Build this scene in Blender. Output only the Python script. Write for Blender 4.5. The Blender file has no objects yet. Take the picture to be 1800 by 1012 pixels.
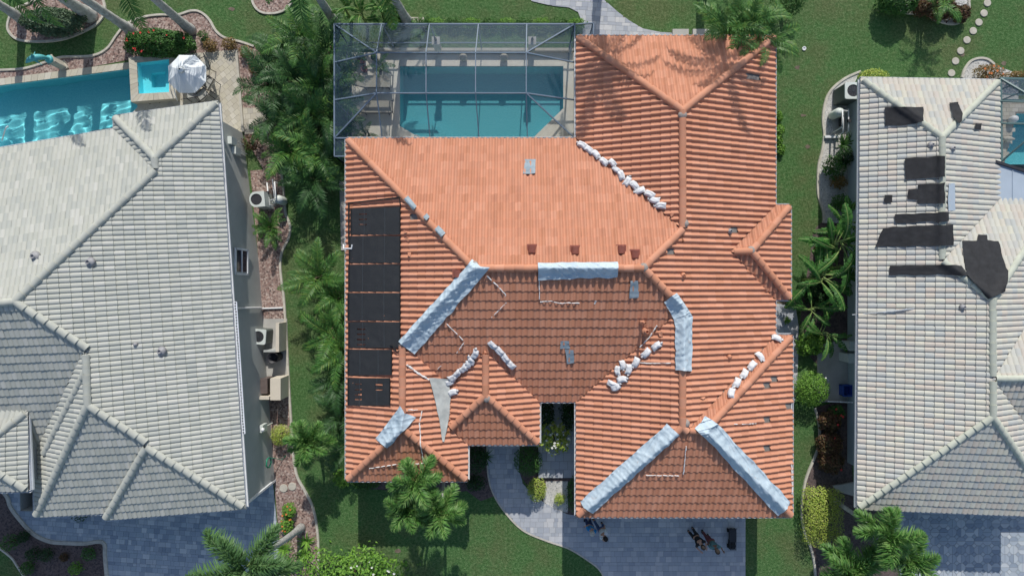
import bpy, bmesh, math, random
from mathutils import Vector, Matrix, noise
R = random.Random(11)
sc = bpy.context.scene
COL = sc.collection
PI = math.pi
# ---------------------------------------------------------------- camera, sky, sun, exposure
D, F, CX, CY = 28.6, 1000.0, 900.0, 506.0       # camera height; focal length in pixels of an 1800 px wide frame
cd = bpy.data.cameras.new('camera'); cam = bpy.data.objects.new('camera', cd); COL.objects.link(cam)
cam.location = (0, 0, D); cd.sensor_width = 36.0; cd.lens = 36.0 * F / 1800.0; cd.clip_end = 400; cd.clip_start = 0.5
sc.camera = cam
SUN_EL = math.radians(36.5); SUN_AZ = math.radians(3.5)   # azimuth measured from +Y (top of picture) towards +X
w = bpy.data.worlds.new('World'); sc.world = w; w.use_nodes = True
nt = w.node_tree; bg = nt.nodes['Background']
sky = nt.nodes.new('ShaderNodeTexSky'); sky.sky_type = 'NISHITA'; sky.sun_disc = False
sky.sun_elevation = SUN_EL; sky.sun_rotation = SUN_AZ
nt.links.new(sky.outputs[0], bg.inputs[0]); bg.inputs[1].default_value = 0.13
sl = bpy.data.lights.new('sun', 'SUN'); so = bpy.data.objects.new('sun', sl); COL.objects.link(so)
sl.energy = 3.9; sl.angle = math.radians(0.53); sl.color = (1.0, 0.955, 0.89)
sd = Vector((math.sin(SUN_AZ) * math.cos(SUN_EL), math.cos(SUN_AZ) * math.cos(SUN_EL), math.sin(SUN_EL)))
so.rotation_euler = sd.to_track_quat('Z', 'Y').to_euler(); so.location = (0, 20, 30)
vs = sc.view_settings; vs.view_transform = 'Standard'; vs.look = 'None'; vs.exposure = 0.0; vs.gamma = 1.0
sc.cycles.max_bounces = 8; sc.cycles.transparent_max_bounces = 24

def P(px, py, h=0.0):
    k = (D - h) / F
    return Vector(((px - CX) * k, (CY - py) * k, h))
def P2(px, py, h=0.0):
    p = P(px, py, h); return (p.x, p.y)

# ---------------------------------------------------------------- materials
MATS = {}
def ramp(nt, stops, fac):
    n = nt.nodes.new('ShaderNodeValToRGB'); e = n.color_ramp.elements
    while len(e) < len(stops): e.new(0.5)
    for i, (p, c) in enumerate(stops):
        e[i].position = p; e[i].color = (c[0], c[1], c[2], 1)
    nt.links.new(fac, n.inputs[0]); return n.outputs[0]
def texn(nt, scale, detail=3, rough=0.6, dim='3D', coord='Object', vec=None):
    n = nt.nodes.new('ShaderNodeTexNoise'); n.inputs['Scale'].default_value = scale
    n.inputs['Detail'].default_value = detail; n.inputs['Roughness'].default_value = rough
    if vec is None:
        g = nt.nodes.new('ShaderNodeNewGeometry'); vec = g.outputs['Position']
    nt.links.new(vec, n.inputs['Vector']); return n.outputs['Fac']
def mixc(nt, fac, a, b, mode='MIX'):
    n = nt.nodes.new('ShaderNodeMix'); n.data_type = 'RGBA'; n.blend_type = mode
    for s, v in ((0, fac), (6, a), (7, b)):
        if hasattr(v, 'is_linked'): nt.links.new(v, n.inputs[s])
        elif s == 0: n.inputs[0].default_value = v
        else: n.inputs[s].default_value = (v[0], v[1], v[2], 1)
    return n.outputs[2]
def math_(nt, op, a, b=0.0):
    n = nt.nodes.new('ShaderNodeMath'); n.operation = op
    for i, v in enumerate((a, b)):
        if hasattr(v, 'is_linked'): nt.links.new(v, n.inputs[i])
        else: n.inputs[i].default_value = v
    return n.outputs[0]
def newmat(name):
    m = bpy.data.materials.new(name); m.use_nodes = True; MATS[name] = m
    return m, m.node_tree, m.node_tree.nodes['Principled BSDF']
def tintval(nt):
    a = nt.nodes.new('ShaderNodeAttribute'); a.attribute_name = 'tint'
    o = nt.nodes.new('ShaderNodeObjectInfo')
    return math_(nt, 'FRACT', math_(nt, 'ADD', a.outputs['Fac'], o.outputs['Random']))
def bump(nt, b, fac, strength=0.3, dist=0.02):
    n = nt.nodes.new('ShaderNodeBump'); n.inputs['Strength'].default_value = strength; n.inputs['Distance'].default_value = dist
    nt.links.new(fac, n.inputs['Height']); nt.links.new(n.outputs[0], b.inputs['Normal'])
def plain(name, col, rough=0.6, var=0.12, scale=6.0, metal=0.0, bmp=0.0, bscale=60.0, spec=0.4):
    m, nt, b = newmat(name)
    f = texn(nt, scale, 4)
    lo = [c * (1 - var) for c in col]; hi = [min(1, c * (1 + var)) for c in col]
    nt.links.new(ramp(nt, [(0.3, lo), (0.7, hi)], f), b.inputs['Base Color'])
    b.inputs['Roughness'].default_value = rough; b.inputs['Metallic'].default_value = metal
    b.inputs['Specular IOR Level'].default_value = spec
    if bmp: bump(nt, b, texn(nt, bscale, 3), bmp, 0.01)
    return m
def tinted(name, stops, rough=0.7, scale=2.0, wear=0.25, wearcol=(0.1, 0.09, 0.08), bmp=0.15, bscale=40, trans=0.0, spec=0.3):
    """colour picked per piece (tint attribute / object random) plus a blotchy wear of its own shape"""
    m, nt, b = newmat(name)
    c = ramp(nt, stops, tintval(nt))
    f = texn(nt, scale, 5, 0.65)
    ff = ramp(nt, [(0.45, (0, 0, 0)), (0.75, (wear, wear, wear))], f)
    c = mixc(nt, ff, c, wearcol)
    nt.links.new(c, b.inputs['Base Color']); b.inputs['Roughness'].default_value = rough
    b.inputs['Specular IOR Level'].default_value = spec
    if bmp: bump(nt, b, texn(nt, bscale, 3), bmp, 0.01)
    if trans:
        t = nt.nodes.new('ShaderNodeBsdfTranslucent'); nt.links.new(c, t.inputs[0])
        mx = nt.nodes.new('ShaderNodeMixShader'); mx.inputs[0].default_value = trans
        out = nt.nodes['Material Output']
        nt.links.new(b.outputs[0], mx.inputs[1]); nt.links.new(t.outputs[0], mx.inputs[2]); nt.links.new(mx.outputs[0], out.inputs[0])
    return m
def even(cols):
    n = len(cols); return [(i / max(1, n - 1), c) for i, c in enumerate(cols)]

tinted('terracotta', even([(.51, .228, .132), (.59, .275, .168), (.55, .25, .15), (.62, .30, .19), (.50, .225, .136)]), .72, 1.1, .22, (.30, .13, .085), .2, 30)
tinted('grey_tile', even([(.42, .43, .38), (.48, .485, .435), (.39, .405, .37), (.45, .455, .40), (.51, .51, .465)]), .8, .8, .22, (.36, .37, .34), .15, 40)
tinted('blend_tile', even([(.56, .55, .455), (.53, .47, .40), (.55, .54, .465), (.44, .455, .43), (.54, .49, .42), (.50, .495, .44), (.57, .555, .47)]), .8, .6, .3, (.40, .42, .44), .15, 40)
plain('grey_cap', (.43, .44, .39), .8, .12, 3)
plain('blend_cap', (.47, .49, .41), .8, .10, 3)
plain('mortar', (.33, .29, .26), .95, .2, 12, 0, .4, 40)
plain('underlay', (.22, .20, .18), .85, .2, 5)
plain('fascia', (.72, .74, .76), .45, .05, 3)
plain('stucco_grey', (.43, .45, .43), .9, .05, 2, 0, .25, 90)
plain('stucco_tan', (.62, .56, .46), .9, .05, 2, 0, .25, 90)
plain('stucco_right', (.42, .50, .50), .9, .05, 2, 0, .25, 90)
plain('soffit', (.7, .7, .68), .8, .03)
plain('concrete', (.42, .41, .38), .9, .14, 1.6, 0, .15, 60)
plain('curb', (.50, .47, .40), .9, .18, 5, 0, .3, 60)
plain('white_plastic', (.75, .76, .76), .4, .04)
plain('white_metal', (.78, .8, .82), .35, .04)
plain('dark_metal', (.035, .035, .04), .5, .2)
plain('bronze_metal', (.05, .055, .06), .45, .15)
plain('grille_metal', (.10, .12, .13), .4, .1, 6, .5)
plain('black_rubber', (.012, .013, .015), .75, .25, 5)
plain('felt', (.022, .023, .026), .85, .3, 4, 0, .4, 50)
plain('rust', (.3, .12, .05), .9)
plain('glass_dark', (.02, .03, .05), .08, .0, 1, 0, 0, 60, .8)
plain('trunk', (.40, .40, .38), .9, .3, 6, 0, .5, 25)
plain('stem', (.10, .075, .045), .9, .3, 8)
plain('pool_deck', (.76, .73, .63), .85, .08, 1.5, 0, .1, 50)
plain('flat_roof', (.40, .47, .54), .6, .06, 1.0)
plain('dirt', (.16, .13, .095), .95, .25, 4, 0, .4, 40)
# pavers
tinted('paver_grey', even([(0.356, 0.383, 0.421), (0.436, 0.455, 0.489), (0.317, 0.343, 0.394), (0.475, 0.488, 0.503), (0.396, 0.422, 0.462), (0.554, 0.554, 0.557), (0.370, 0.396, 0.435)]), .9, 3, .2, (.2, .2, .2), .3, 60)
tinted('paver_tan', even([(.50, .46, .36), (.56, .52, .42), (.46, .42, .34), (.60, .56, .47), (.44, .41, .35)]), .9, 3, .2, (.3, .28, .24), .3, 60)
tinted('paver_blue', even([(.30, .35, .41), (.40, .45, .50), (.25, .30, .36), (.48, .52, .55), (.33, .39, .44), (.56, .59, .60), (.28, .33, .39)]), .9, 3, .15, (.2, .2, .2), .3, 60)
plain('joint_sand', (.17, .16, .14), .95, .2, 20)
plain('joint_tan', (.22, .20, .16), .95, .2, 20)

def m_lawn():
    m, nt, b = newmat('lawn')
    big = texn(nt, .22, 4, .65); mid = texn(nt, .9, 6, .75); fine = texn(nt, 8, 6, .85); fin2 = texn(nt, 30, 3, .8)
    f = math_(nt, 'ADD', math_(nt, 'MULTIPLY', fine, .62), math_(nt, 'MULTIPLY', fin2, .38))
    g = ramp(nt, [(.34, (.015, .052, .016)), (.44, (.052, .135, .038)), (.52, (.10, .205, .07)), (.63, (.25, .35, .16))], f)
    dry = ramp(nt, [(.36, (.06, .08, .03)), (.5, (.17, .175, .085)), (.64, (.36, .33, .19))], f)
    s = math_(nt, 'MULTIPLY', big, mid)
    c = mixc(nt, ramp(nt, [(.20, (0, 0, 0)), (.37, (.7, .7, .7))], s), g, dry)
    c = mixc(nt, ramp(nt, [(.45, (0, 0, 0)), (.72, (.5, .5, .5))], mid), c, mixc(nt, .5, g, (.02, .085, .012)))
    nt.links.new(c, b.inputs['Base Color']); b.inputs['Roughness'].default_value = .95; b.inputs['Specular IOR Level'].default_value = .1
    bump(nt, b, f, 1.0, .12)
m_lawn()
def m_mulch(name, cols, sc_=26):
    m, nt, b = newmat(name)
    v = nt.nodes.new('ShaderNodeTexVoronoi'); v.inputs['Scale'].default_value = sc_
    g = nt.nodes.new('ShaderNodeNewGeometry'); nt.links.new(g.outputs['Position'], v.inputs['Vector'])
    s = nt.nodes.new('ShaderNodeSeparateColor'); nt.links.new(v.outputs['Color'], s.inputs[0])
    c = ramp(nt, even(cols), s.outputs[0])
    c = mixc(nt, ramp(nt, [(.35, (0, 0, 0)), (.8, (.5, .5, .5))], texn(nt, 1.3, 4)), c, [x * .6 for x in cols[1]])
    nt.links.new(c, b.inputs['Base Color']); b.inputs['Roughness'].default_value = .95
    bump(nt, b, v.outputs['Distance'], -1.0, .06)
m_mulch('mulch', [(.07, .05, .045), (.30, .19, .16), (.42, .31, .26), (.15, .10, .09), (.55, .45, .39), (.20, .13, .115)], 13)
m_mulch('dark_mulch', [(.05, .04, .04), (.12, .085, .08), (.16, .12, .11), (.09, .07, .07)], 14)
m_mulch('shell', [(.34, .34, .32), (.6, .59, .55), (.5, .49, .45), (.66, .65, .62), (.25, .25, .24)], 16)

# ---------------------------------------------------------------- mesh builder and object helpers
class MB:
    def __init__(s): s.v = []; s.f = []; s.t = []
    def add(s, vs, fs, t=0.0):
        o = len(s.v); s.v.extend([tuple(p) for p in vs])
        for f in fs: s.f.append([i + o for i in f]); s.t.append(t)
        return s
    def box(s, c, d, rz=0.0, M=None, t=0.0):
        x, y, z = d[0] / 2, d[1] / 2, d[2] / 2
        vs = [Vector((a * x, b * y, e * z)) for e in (-1, 1) for a, b in ((-1, -1), (1, -1), (1, 1), (-1, 1))]
        if M is None: M = Matrix.Translation(Vector(c)) @ Matrix.Rotation(rz, 4, 'Z')
        s.add([M @ v for v in vs], [(3, 2, 1, 0), (4, 5, 6, 7), (0, 1, 5, 4), (1, 2, 6, 5), (2, 3, 7, 6), (3, 0, 4, 7)], t); return s
    def bar(s, a, b, wd, ht, t=0.0):          # rectangular bar between two points
        a = Vector(a); b = Vector(b); d = b - a; L = d.length
        q = d.to_track_quat('X', 'Z').to_matrix().to_4x4()
        return s.box(None, (L, wd, ht), M=Matrix.Translation((a + b) / 2) @ q, t=t)
    def prism(s, poly, z0, z1, t=0.0, bottom=False, bev=0.0):
        n = len(poly); 
        if sum(poly[i][0] * poly[(i + 1) % n][1] - poly[(i + 1) % n][0] * poly[i][1] for i in range(n)) < 0: poly = poly[::-1]
        vs = [(p[0], p[1], z0) for p in poly] + [(p[0], p[1], z1) for p in poly]
        fs = [list(range(n, 2 * n))] + [(i, (i + 1) % n, n + (i + 1) % n, n + i) for i in range(n)]
        if bottom: fs.append(list(range(n - 1, -1, -1)))
        s.add(vs, fs, t); return s
    def tube(s, pts, r, n=8, cap=True, t=0.0):
        pts = [Vector(p) for p in pts]; m = len(pts); vs = []
        rr = r if isinstance(r, (list, tuple)) else [r] * m
        up = Vector((0, 0, 1)); prev = None
        for i, p in enumerate(pts):
            d = (pts[min(i + 1, m - 1)] - pts[max(i - 1, 0)]).normalized()
            if prev is None:
                a = d.cross(up)
                if a.length < .05: a = d.cross(Vector((1, 0, 0)))
                a.normalize()
            else:
                a = (prev - d * prev.dot(d)).normalized()
            prev = a; b = d.cross(a)
            for k in range(n):
                q = 2 * PI * k / n; vs.append(p + (a * math.cos(q) + b * math.sin(q)) * rr[i])
        fs = [(i * n + k, i * n + (k + 1) % n, (i + 1) * n + (k + 1) % n, (i + 1) * n + k) for i in range(m - 1) for k in range(n)]
        if cap: fs += [list(range(n - 1, -1, -1)), list(range((m - 1) * n, m * n))]
        s.add(vs, fs, t); return s
    def lathe(s, prof, c=(0, 0, 0), n=16, t=0.0, sx=1.0, sy=1.0):
        vs = [(c[0] + r * math.cos(2 * PI * k / n) * sx, c[1] + r * math.sin(2 * PI * k / n) * sy, c[2] + z) for r, z in prof for k in range(n)]
        m = len(prof)
        fs = [(i * n + k, i * n + (k + 1) % n, (i + 1) * n + (k + 1) % n, (i + 1) * n + k) for i in range(m - 1) for k in range(n)]
        if prof[0][0] > 1e-4: fs.append(list(range(n - 1, -1, -1)))
        if prof[-1][0] > 1e-4: fs.append(list(range((m - 1) * n, m * n)))
        s.add(vs, fs, t); return s
    def mesh(s, name, mat, smooth=False):
        me = bpy.data.meshes.new(name); me.from_pydata(s.v, [], s.f)
        if any(s.t):
            a = me.attributes.new('tint', 'FLOAT', 'FACE'); a.data.foreach_set('value', s.t)
        if smooth: me.polygons.foreach_set('use_smooth', [True] * len(me.polygons))
        me.materials.append(MATS[mat]); me.update(); return me
    def build(s, name, mat, parent=None, smooth=False, kind=None):
        o = bpy.data.objects.new(name, s.mesh(name, mat, smooth)); COL.objects.link(o)
        if parent is not None: adopt(o, parent)
        if kind: o['kind'] = kind
        return o
def adopt(o, parent):
    """parent an object whose mesh is in world coordinates"""
    o.parent = parent
    if parent.parent is None: o.matrix_parent_inverse = Matrix.Translation(-Vector(parent.location))
def thing(name, label, cat, loc=(0, 0, 0), rz=0.0, group=None):
    o = bpy.data.objects.new(name, None); COL.objects.link(o); o.location = loc; o.rotation_euler = (0, 0, rz)
    o.empty_display_size = .3
    return tag(o, label, cat, group)
def tag(o, label, cat, group=None):
    o['label'] = label; o['category'] = cat
    if group: o['group'] = group
    return o
def part(name, me, parent, loc=(0, 0, 0), rot=(0, 0, 0), scale=None):
    """a part in the local coordinates of its thing"""
    o = bpy.data.objects.new(name, me); COL.objects.link(o); o.parent = parent; o.location = loc; o.rotation_euler = rot
    if scale is not None: o.scale = scale if hasattr(scale, '__len__') else (scale,) * 3
    return o
def struct(o): o['kind'] = 'structure'; return o
def smoothline(pts, n=6, closed=False):
    """Catmull-Rom"""
    out = []; m = len(pts); rng = range(m if closed else m - 1)
    for i in rng:
        g = (lambda j: pts[j % m]) if closed else (lambda j: pts[max(0, min(m - 1, j))])
        a, b, c, d = g(i - 1), g(i), g(i + 1), g(i + 2)
        for k in range(n):
            t = k / n
            out.append(tuple(.5 * (2 * b[e] + (c[e] - a[e]) * t + (2 * a[e] - 5 * b[e] + 4 * c[e] - d[e]) * t * t + (3 * b[e] - a[e] - 3 * c[e] + d[e]) * t ** 3) for e in range(len(b))))
    if not closed: out.append(tuple(pts[-1]))
    return out
def inside(p, poly):
    x, y = p[0], p[1]; c = False; n = len(poly)
    for i in range(n):
        a, b = poly[i], poly[i - 1]
        if (a[1] > y) != (b[1] > y) and x < (b[0] - a[0]) * (y - a[1]) / (b[1] - a[1]) + a[0]: c = not c
    return c
def area2(poly):
    n = len(poly); return .5 * sum(poly[i][0] * poly[(i + 1) % n][1] - poly[(i + 1) % n][0] * poly[i][1] for i in range(n))
def clip_half(poly, g):
    """keep the part of a polygon (points of any dimension, tested on XY) where a*x+b*y+c >= 0"""
    a, b, c = g; out = []; n = len(poly)
    for i in range(n):
        p, q = poly[i], poly[(i + 1) % n]
        dp = a * p[0] + b * p[1] + c; dq = a * q[0] + b * q[1] + c
        if dp >= 0: out.append(p)
        if (dp >= 0) != (dq >= 0):
            t = dp / (dp - dq); out.append(tuple(p[e] + (q[e] - p[e]) * t for e in range(len(p))))
    return out
def halfplanes(poly):
    """inward half-planes of a convex polygon"""
    if area2(poly) < 0: poly = poly[::-1]
    r = []
    for i in range(len(poly)):
        p, q = poly[i], poly[(i + 1) % len(poly)]
        a, b = -(q[1] - p[1]), q[0] - p[0]
        r.append((a, b, -(a * p[0] + b * p[1])))
    return r
def sheet(name, poly, z, mat, holes=(), kind='structure', th=0.0):
    """flat polygon with holes, from world XY outlines; th > 0 gives it a visible edge"""
    bm = bmesh.new(); edges = []
    for lp in [poly] + list(holes):
        vv = [bm.verts.new((p[0], p[1], z)) for p in lp]
        edges += [bm.edges.new((vv[i], vv[(i + 1) % len(vv)])) for i in range(len(vv))]
    bmesh.ops.triangle_fill(bm, use_beauty=True, use_dissolve=False, edges=edges, normal=(0, 0, 1))
    for f in bm.faces:
        if f.normal.z < 0: f.normal_flip()
    if th:
        r = bmesh.ops.extrude_edge_only(bm, edges=[e for e in bm.edges if e.is_boundary])
        for v in r['geom']:
            if isinstance(v, bmesh.types.BMVert): v.co.z -= th
    me = bpy.data.meshes.new(name); bm.to_mesh(me); bm.free(); me.materials.append(MATS[mat])
    o = bpy.data.objects.new(name, me); COL.objects.link(o)
    if kind: o['kind'] = kind
    return o
def inframe(x, y, z, m=70):
    k = F / (D - z); px = CX + x * k; py = CY - y * k
    return -m < px < 1800 + m and -m < py < 1012 + m
ORD = ['first', 'second', 'third', 'fourth', 'fifth', 'sixth', 'seventh', 'eighth', 'ninth', 'tenth', 'eleventh', 'twelfth', 'thirteenth', 'fourteenth', 'fifteenth', 'sixteenth']
# ---------------------------------------------------------------- tiled hip roofs
def tile_mesh(wd, ex, hb, th, nseg, style):
    """one tile in (u across, s up-slope in metres along the slope, w above the deck); returns list of faces of (u,s,w) points"""
    def prof(q):
        if style == 's':
            return hb * math.sin(PI * q / .62) if q < .62 else -.25 * hb * math.sin(PI * (q - .62) / .38)
        return hb * (abs(math.sin(PI * q)) ** .55)
    us = [i / nseg for i in range(nseg + 1)]
    faces = []
    lo = [(u * wd, -.03, prof(u) + th) for u in us]; hi = [(u * wd, ex + .01, prof(u)) for u in us]
    lb = [(u * wd, -.03, prof(u) - .018) for u in us]
    for i in range(nseg):
        faces.append((lo[i], lo[i + 1], hi[i + 1], hi[i]))
    for i in range(nseg):
        faces.append((lb[i], lb[i + 1], lo[i + 1], lo[i]))
    return faces
def dedupe(pc):
    return [q for i, q in enumerate(pc) if math.hypot(q[0] - pc[i - 1][0], q[1] - pc[i - 1][1]) > 1e-5]
class Roof:
    def __init__(s, he): s.he = he; s.wings = []; s.bumps = []
    def wing(s, inner, *eaves):
        ip = P(inner[0], inner[1], s.he); pl = []
        for (a, b, slope) in eaves:
            p = P(a[0], a[1], s.he); q = P(b[0], b[1], s.he); d = (q - p).normalized(); n = Vector((-d.y, d.x, 0))
            if n.dot(ip - p) < 0: n = -n; d = -d
            pl.append(dict(a=slope * n.x, b=slope * n.y, c=s.he - slope * n.dot(p), n=n, d=d, p=p, t=slope))
        s.wings.append(pl); return s
    def rect(s, x0, x1, y0, y1, tl=.4, tr=.4, tn=.4, ts=.4):
        return s.wing(((x0 + x1) / 2, (y0 + y1) / 2), ((x0, y0), (x0, y1), tl), ((x1, y0), (x1, y1), tr), ((x0, y0), (x1, y0), tn), ((x0, y1), (x1, y1), ts))
    @staticmethod
    def H(p, x, y): return p['a'] * x + p['b'] * y + p['c']
    def wh(s, w, x, y): return min(p['a'] * x + p['b'] * y + p['c'] for p in w)
    def h(s, x, y): return max(s.wh(w, x, y) for w in s.wings)
    def surf(s, px, py, off=0.0):
        h = s.he + 1
        for _ in range(8):
            p = P(px, py, h); h = s.h(p.x, p.y) + off
        return P(px, py, h)
    def faces(s):
        BIG = [(-34, -22), (34, -22), (34, 22), (-34, 22)]; out = []
        for wi, w in enumerate(s.wings):
            for p in w:
                poly = BIG
                for q in w:
                    if q is not p: poly = clip_half(poly, (q['a'] - p['a'], q['b'] - p['b'], q['c'] - p['c']))
                    if not poly: break
                if poly: poly = clip_half(poly, (p['a'], p['b'], p['c'] - s.he + .0))
                if len(poly) < 3: continue
                pieces = [poly]
                for vi, v in enumerate(s.wings):
                    if vi == wi: continue
                    eps = -1e-4 if vi < wi else 1e-4
                    new = []
                    for pc in pieces:
                        rest = pc
                        for q in v:
                            g = (q['a'] - p['a'], q['b'] - p['b'], q['c'] - p['c'] - eps)
                            o = clip_half(rest, (-g[0], -g[1], -g[2])) if len(rest) > 2 else []
                            if len(o) > 2 and abs(area2(o)) > 1e-3: new.append(o)
                            rest = clip_half(rest, g) if len(rest) > 2 else []
                            if len(rest) < 3: break
                    pieces = new
                pieces = [c_ for c_ in (dedupe(pc) for pc in pieces) if len(c_) > 2]
                if pieces:
                    for p0, pcs in out:                      # the same plane seen in two wings is one slope with one tile grid
                        if max(abs(p0[k] - p[k]) for k in 'abc') < 1e-4: pcs.extend(pieces); break
                    else: out.append((p, pieces))
        return out
    def creases(s):
        """hip and ridge segments (3D), lower end first"""
        segs = []
        for wi, w in enumerate(s.wings):
            for i in range(len(w)):
                for j in range(i):
                    p, q = w[i], w[j]
                    a, b, c = p['a'] - q['a'], p['b'] - q['b'], p['c'] - q['c']
                    L = math.hypot(a, b)
                    if L < 1e-3: continue
                    o = Vector((-a * c / L / L, -b * c / L / L)); d = Vector((-b / L, a / L)); run = None
                    k = -2000
                    while k <= 2001:
                        x, y = o + d * (k * .02)
                        hh = s.H(p, x, y)
                        ok = hh > s.he - .005 and hh <= s.wh(w, x, y) + 1e-4 and k < 2001
                        if ok:
                            for vi, v in enumerate(s.wings):
                                if vi != wi and (s.wh(v, x, y) > hh + 1e-3): ok = False; break
                        if ok:
                            for sg in (.12, -.12):
                                x2, y2 = x + a / L * sg, y + b / L * sg
                                if s.h(x2, y2) > s.wh(w, x2, y2) + 2e-3: ok = False; break
                        if ok and run is None: run = k
                        if not ok and run is not None:
                            if (k - run) * .02 > .25:
                                A = o + d * (run * .02); B = o + d * ((k - 1) * .02)
                                A = Vector((A.x, A.y, s.H(p, A.x, A.y))); B = Vector((B.x, B.y, s.H(p, B.x, B.y)))
                                if A.z > B.z: A, B = B, A
                                dup = any((A - e[0]).length < .1 and (B - e[1]).length < .1 for e in segs)
                                if not dup: segs.append((A, B))
                            run = None
                        k += 1
        return segs
    def build(s, house, mat, capmat, wd, ex, hb, th, nseg=7, style='s', caprad=.13, holes=(), extra_caps=(), margin=70):
        deck = MB(); fcs = s.faces()
        s.fcs = fcs
        for p, pieces in fcs:
            for pc in pieces:
                if area2(pc) < 0: pc = pc[::-1]
                deck.add([(x, y, s.H(p, x, y) - .012) for x, y in pc], [list(range(len(pc)))])
        roof = deck.build('roof', 'underlay', house)
        hole = [s.surf(*h_[:2]) for h_ in holes]
        base = tile_mesh(wd, ex, hb, th, nseg, style)
        full = []; field = MB()
        for p, pieces in fcs:
            n, d, o = p['n'], p['d'], p['p']; ct = 1 / math.sqrt(1 + p['t'] ** 2); st = p['t'] * ct
            up = Vector((n.x * ct, n.y * ct, st)); nn = Vector((-n.x * st, -n.y * st, ct))
            e2 = ex * ct
            allp = [q for pc in pieces for q in pc]
            us = [(q[0] - o.x) * d.x + (q[1] - o.y) * d.y for q in allp]; ss = [(q[0] - o.x) * n.x + (q[1] - o.y) * n.y for q in allp]
            hps = [halfplanes(pc) for pc in pieces]
            for r in range(int(math.floor(min(ss) / e2)) - 0, int(math.ceil(max(ss) / e2)) + 1):
                for cidx in range(int(math.floor(min(us) / wd)) - 1, int(math.ceil(max(us) / wd)) + 1):
                    u0 = cidx * wd; s0 = r * ex
                    org = o + d * u0 + up * s0
                    mid = org + d * (wd / 2) + up * (ex / 2)
                    if not inframe(mid.x, mid.y, mid.z, margin): continue
                    cor = [org, org + d * wd, org + d * wd + up * ex, org + up * ex]
                    st_ = 0; part_in = []
                    for k, hp in enumerate(hps):
                        ins = True; out = False
                        for a, b, c in hp:
                            L = math.hypot(a, b)
                            dd = [(a * q.x + b * q.y + c) / L for q in cor]
                            if max(dd) < -.03: out = True; break
                            if min(dd) < -.004: ins = False
                        if out: continue
                        if ins: st_ = 2; break
                        part_in.append(k)
                    if st_ != 2 and len(part_in) > 1:
                        ar = 0; c2 = [(q.x, q.y) for q in cor]
                        for k in part_in:
                            q = c2
                            for g in hps[k]:
                                q = clip_half(q, g)
                                if len(q) < 3: break
                            if len(q) > 2: ar += abs(area2(q))
                        if ar > .985 * abs(area2(c2)): st_ = 2
                    if st_ != 2 and not part_in: continue
                    if hole and any(abs((q - mid).dot(d)) < wd * .5 and abs((q - mid).dot(up)) < ex * .5 for q in hole): continue
                    ji = R.uniform(-.008, .008); jr = R.uniform(-.012, .012); jw = R.uniform(0, .008)
                    o2 = org + up * ji + nn * jw
                    if st_ == 2:
                        k2 = F / (D - mid.z); A = abs(area2([((q.x * F / (D - q.z)), (q.y * F / (D - q.z))) for q in cor]))
                        if not inframe(mid.x, mid.y, mid.z, -6): A = 0
                        M = Matrix((d, up, nn)).transposed().to_4x4()
                        full.append((A, Matrix.Translation(o2) @ M @ Matrix.Rotation(jr, 4, 'Z')))
                    else:
                        t = R.random()
                        for f in base:
                            pts = [tuple(o2 + d * u + up * s_ + nn * w_) for u, s_, w_ in f]
                            for k in part_in:
                                q = pts
                                for gi, g in enumerate(hps[k]):
                                    # let the tile overhang the eave a little
                                    q = clip_half(q, g if abs(g[0] * n.y - g[1] * n.x) > 1e-3 * math.hypot(g[0], g[1]) else (g[0], g[1], g[2] + .05 * math.hypot(g[0], g[1])))
                                    if len(q) < 3: break
                                if len(q) > 2: field.add(q, [list(range(len(q)))], t)
        full.sort(key=lambda e: -e[0])
        tm = MB()
        for f in base: tm.add(f, [(0, 1, 2, 3)])
        tmesh = tm.mesh('tile', mat, False)
        # weld the curved top so that it shades smoothly
        bm = bmesh.new(); bm.from_mesh(tmesh); tops = [f for f in bm.faces if f.index < nseg]
        bmesh.ops.remove_doubles(bm, verts=list({v for f in tops for v in f.verts if all(g.index < nseg for g in v.link_faces)}), dist=1e-5)
        for f in bm.faces: f.smooth = f.normal.z > .2
        bm.to_mesh(tmesh); bm.free()
        for A, M in full[:300]:
            o = bpy.data.objects.new('tile', tmesh); COL.objects.link(o); o.parent = roof; o.matrix_basis = M
        for A, M in full[300:]:
            t = R.random()
            tv = [M @ v.co for v in tmesh.vertices]
            field.add(tv, [list(pl.vertices) for pl in tmesh.polygons], t)
        fo = field.build('tile_field', mat, roof, smooth=True, kind='stuff')
        sharp_by_angle(fo.data, .9)
        # ridge and hip caps
        cm = MB(); n = 8; L = .44
        for k in range(n + 1):
            q = PI * k / n
        rows = []
        for (y, r_, dz) in ((0, caprad * 1.06, .035), (L, caprad * .94, 0.0)):
            rows.append([(-r_ * math.cos(PI * k / n), y, r_ * .8 * math.sin(PI * k / n) + dz - .03) for k in range(n + 1)])
        rows.insert(0, [(x * .86, 0, z * .86 - .01) for x, y, z in rows[0]])
        rr = [list(r_) for r_ in rows]
        cm.add(rr[1] + rr[2], [(k, k + 1, n + 2 + k, n + 1 + k) for k in range(n)])
        cm.add(rr[0] + rr[1], [(k, k + 1, n + 2 + k, n + 1 + k) for k in range(n)])
        cme = cm.mesh('ridge_cap', capmat, False)
        for pl in cme.polygons: pl.use_smooth = pl.index < n
        s.segs = s.creases()
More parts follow.
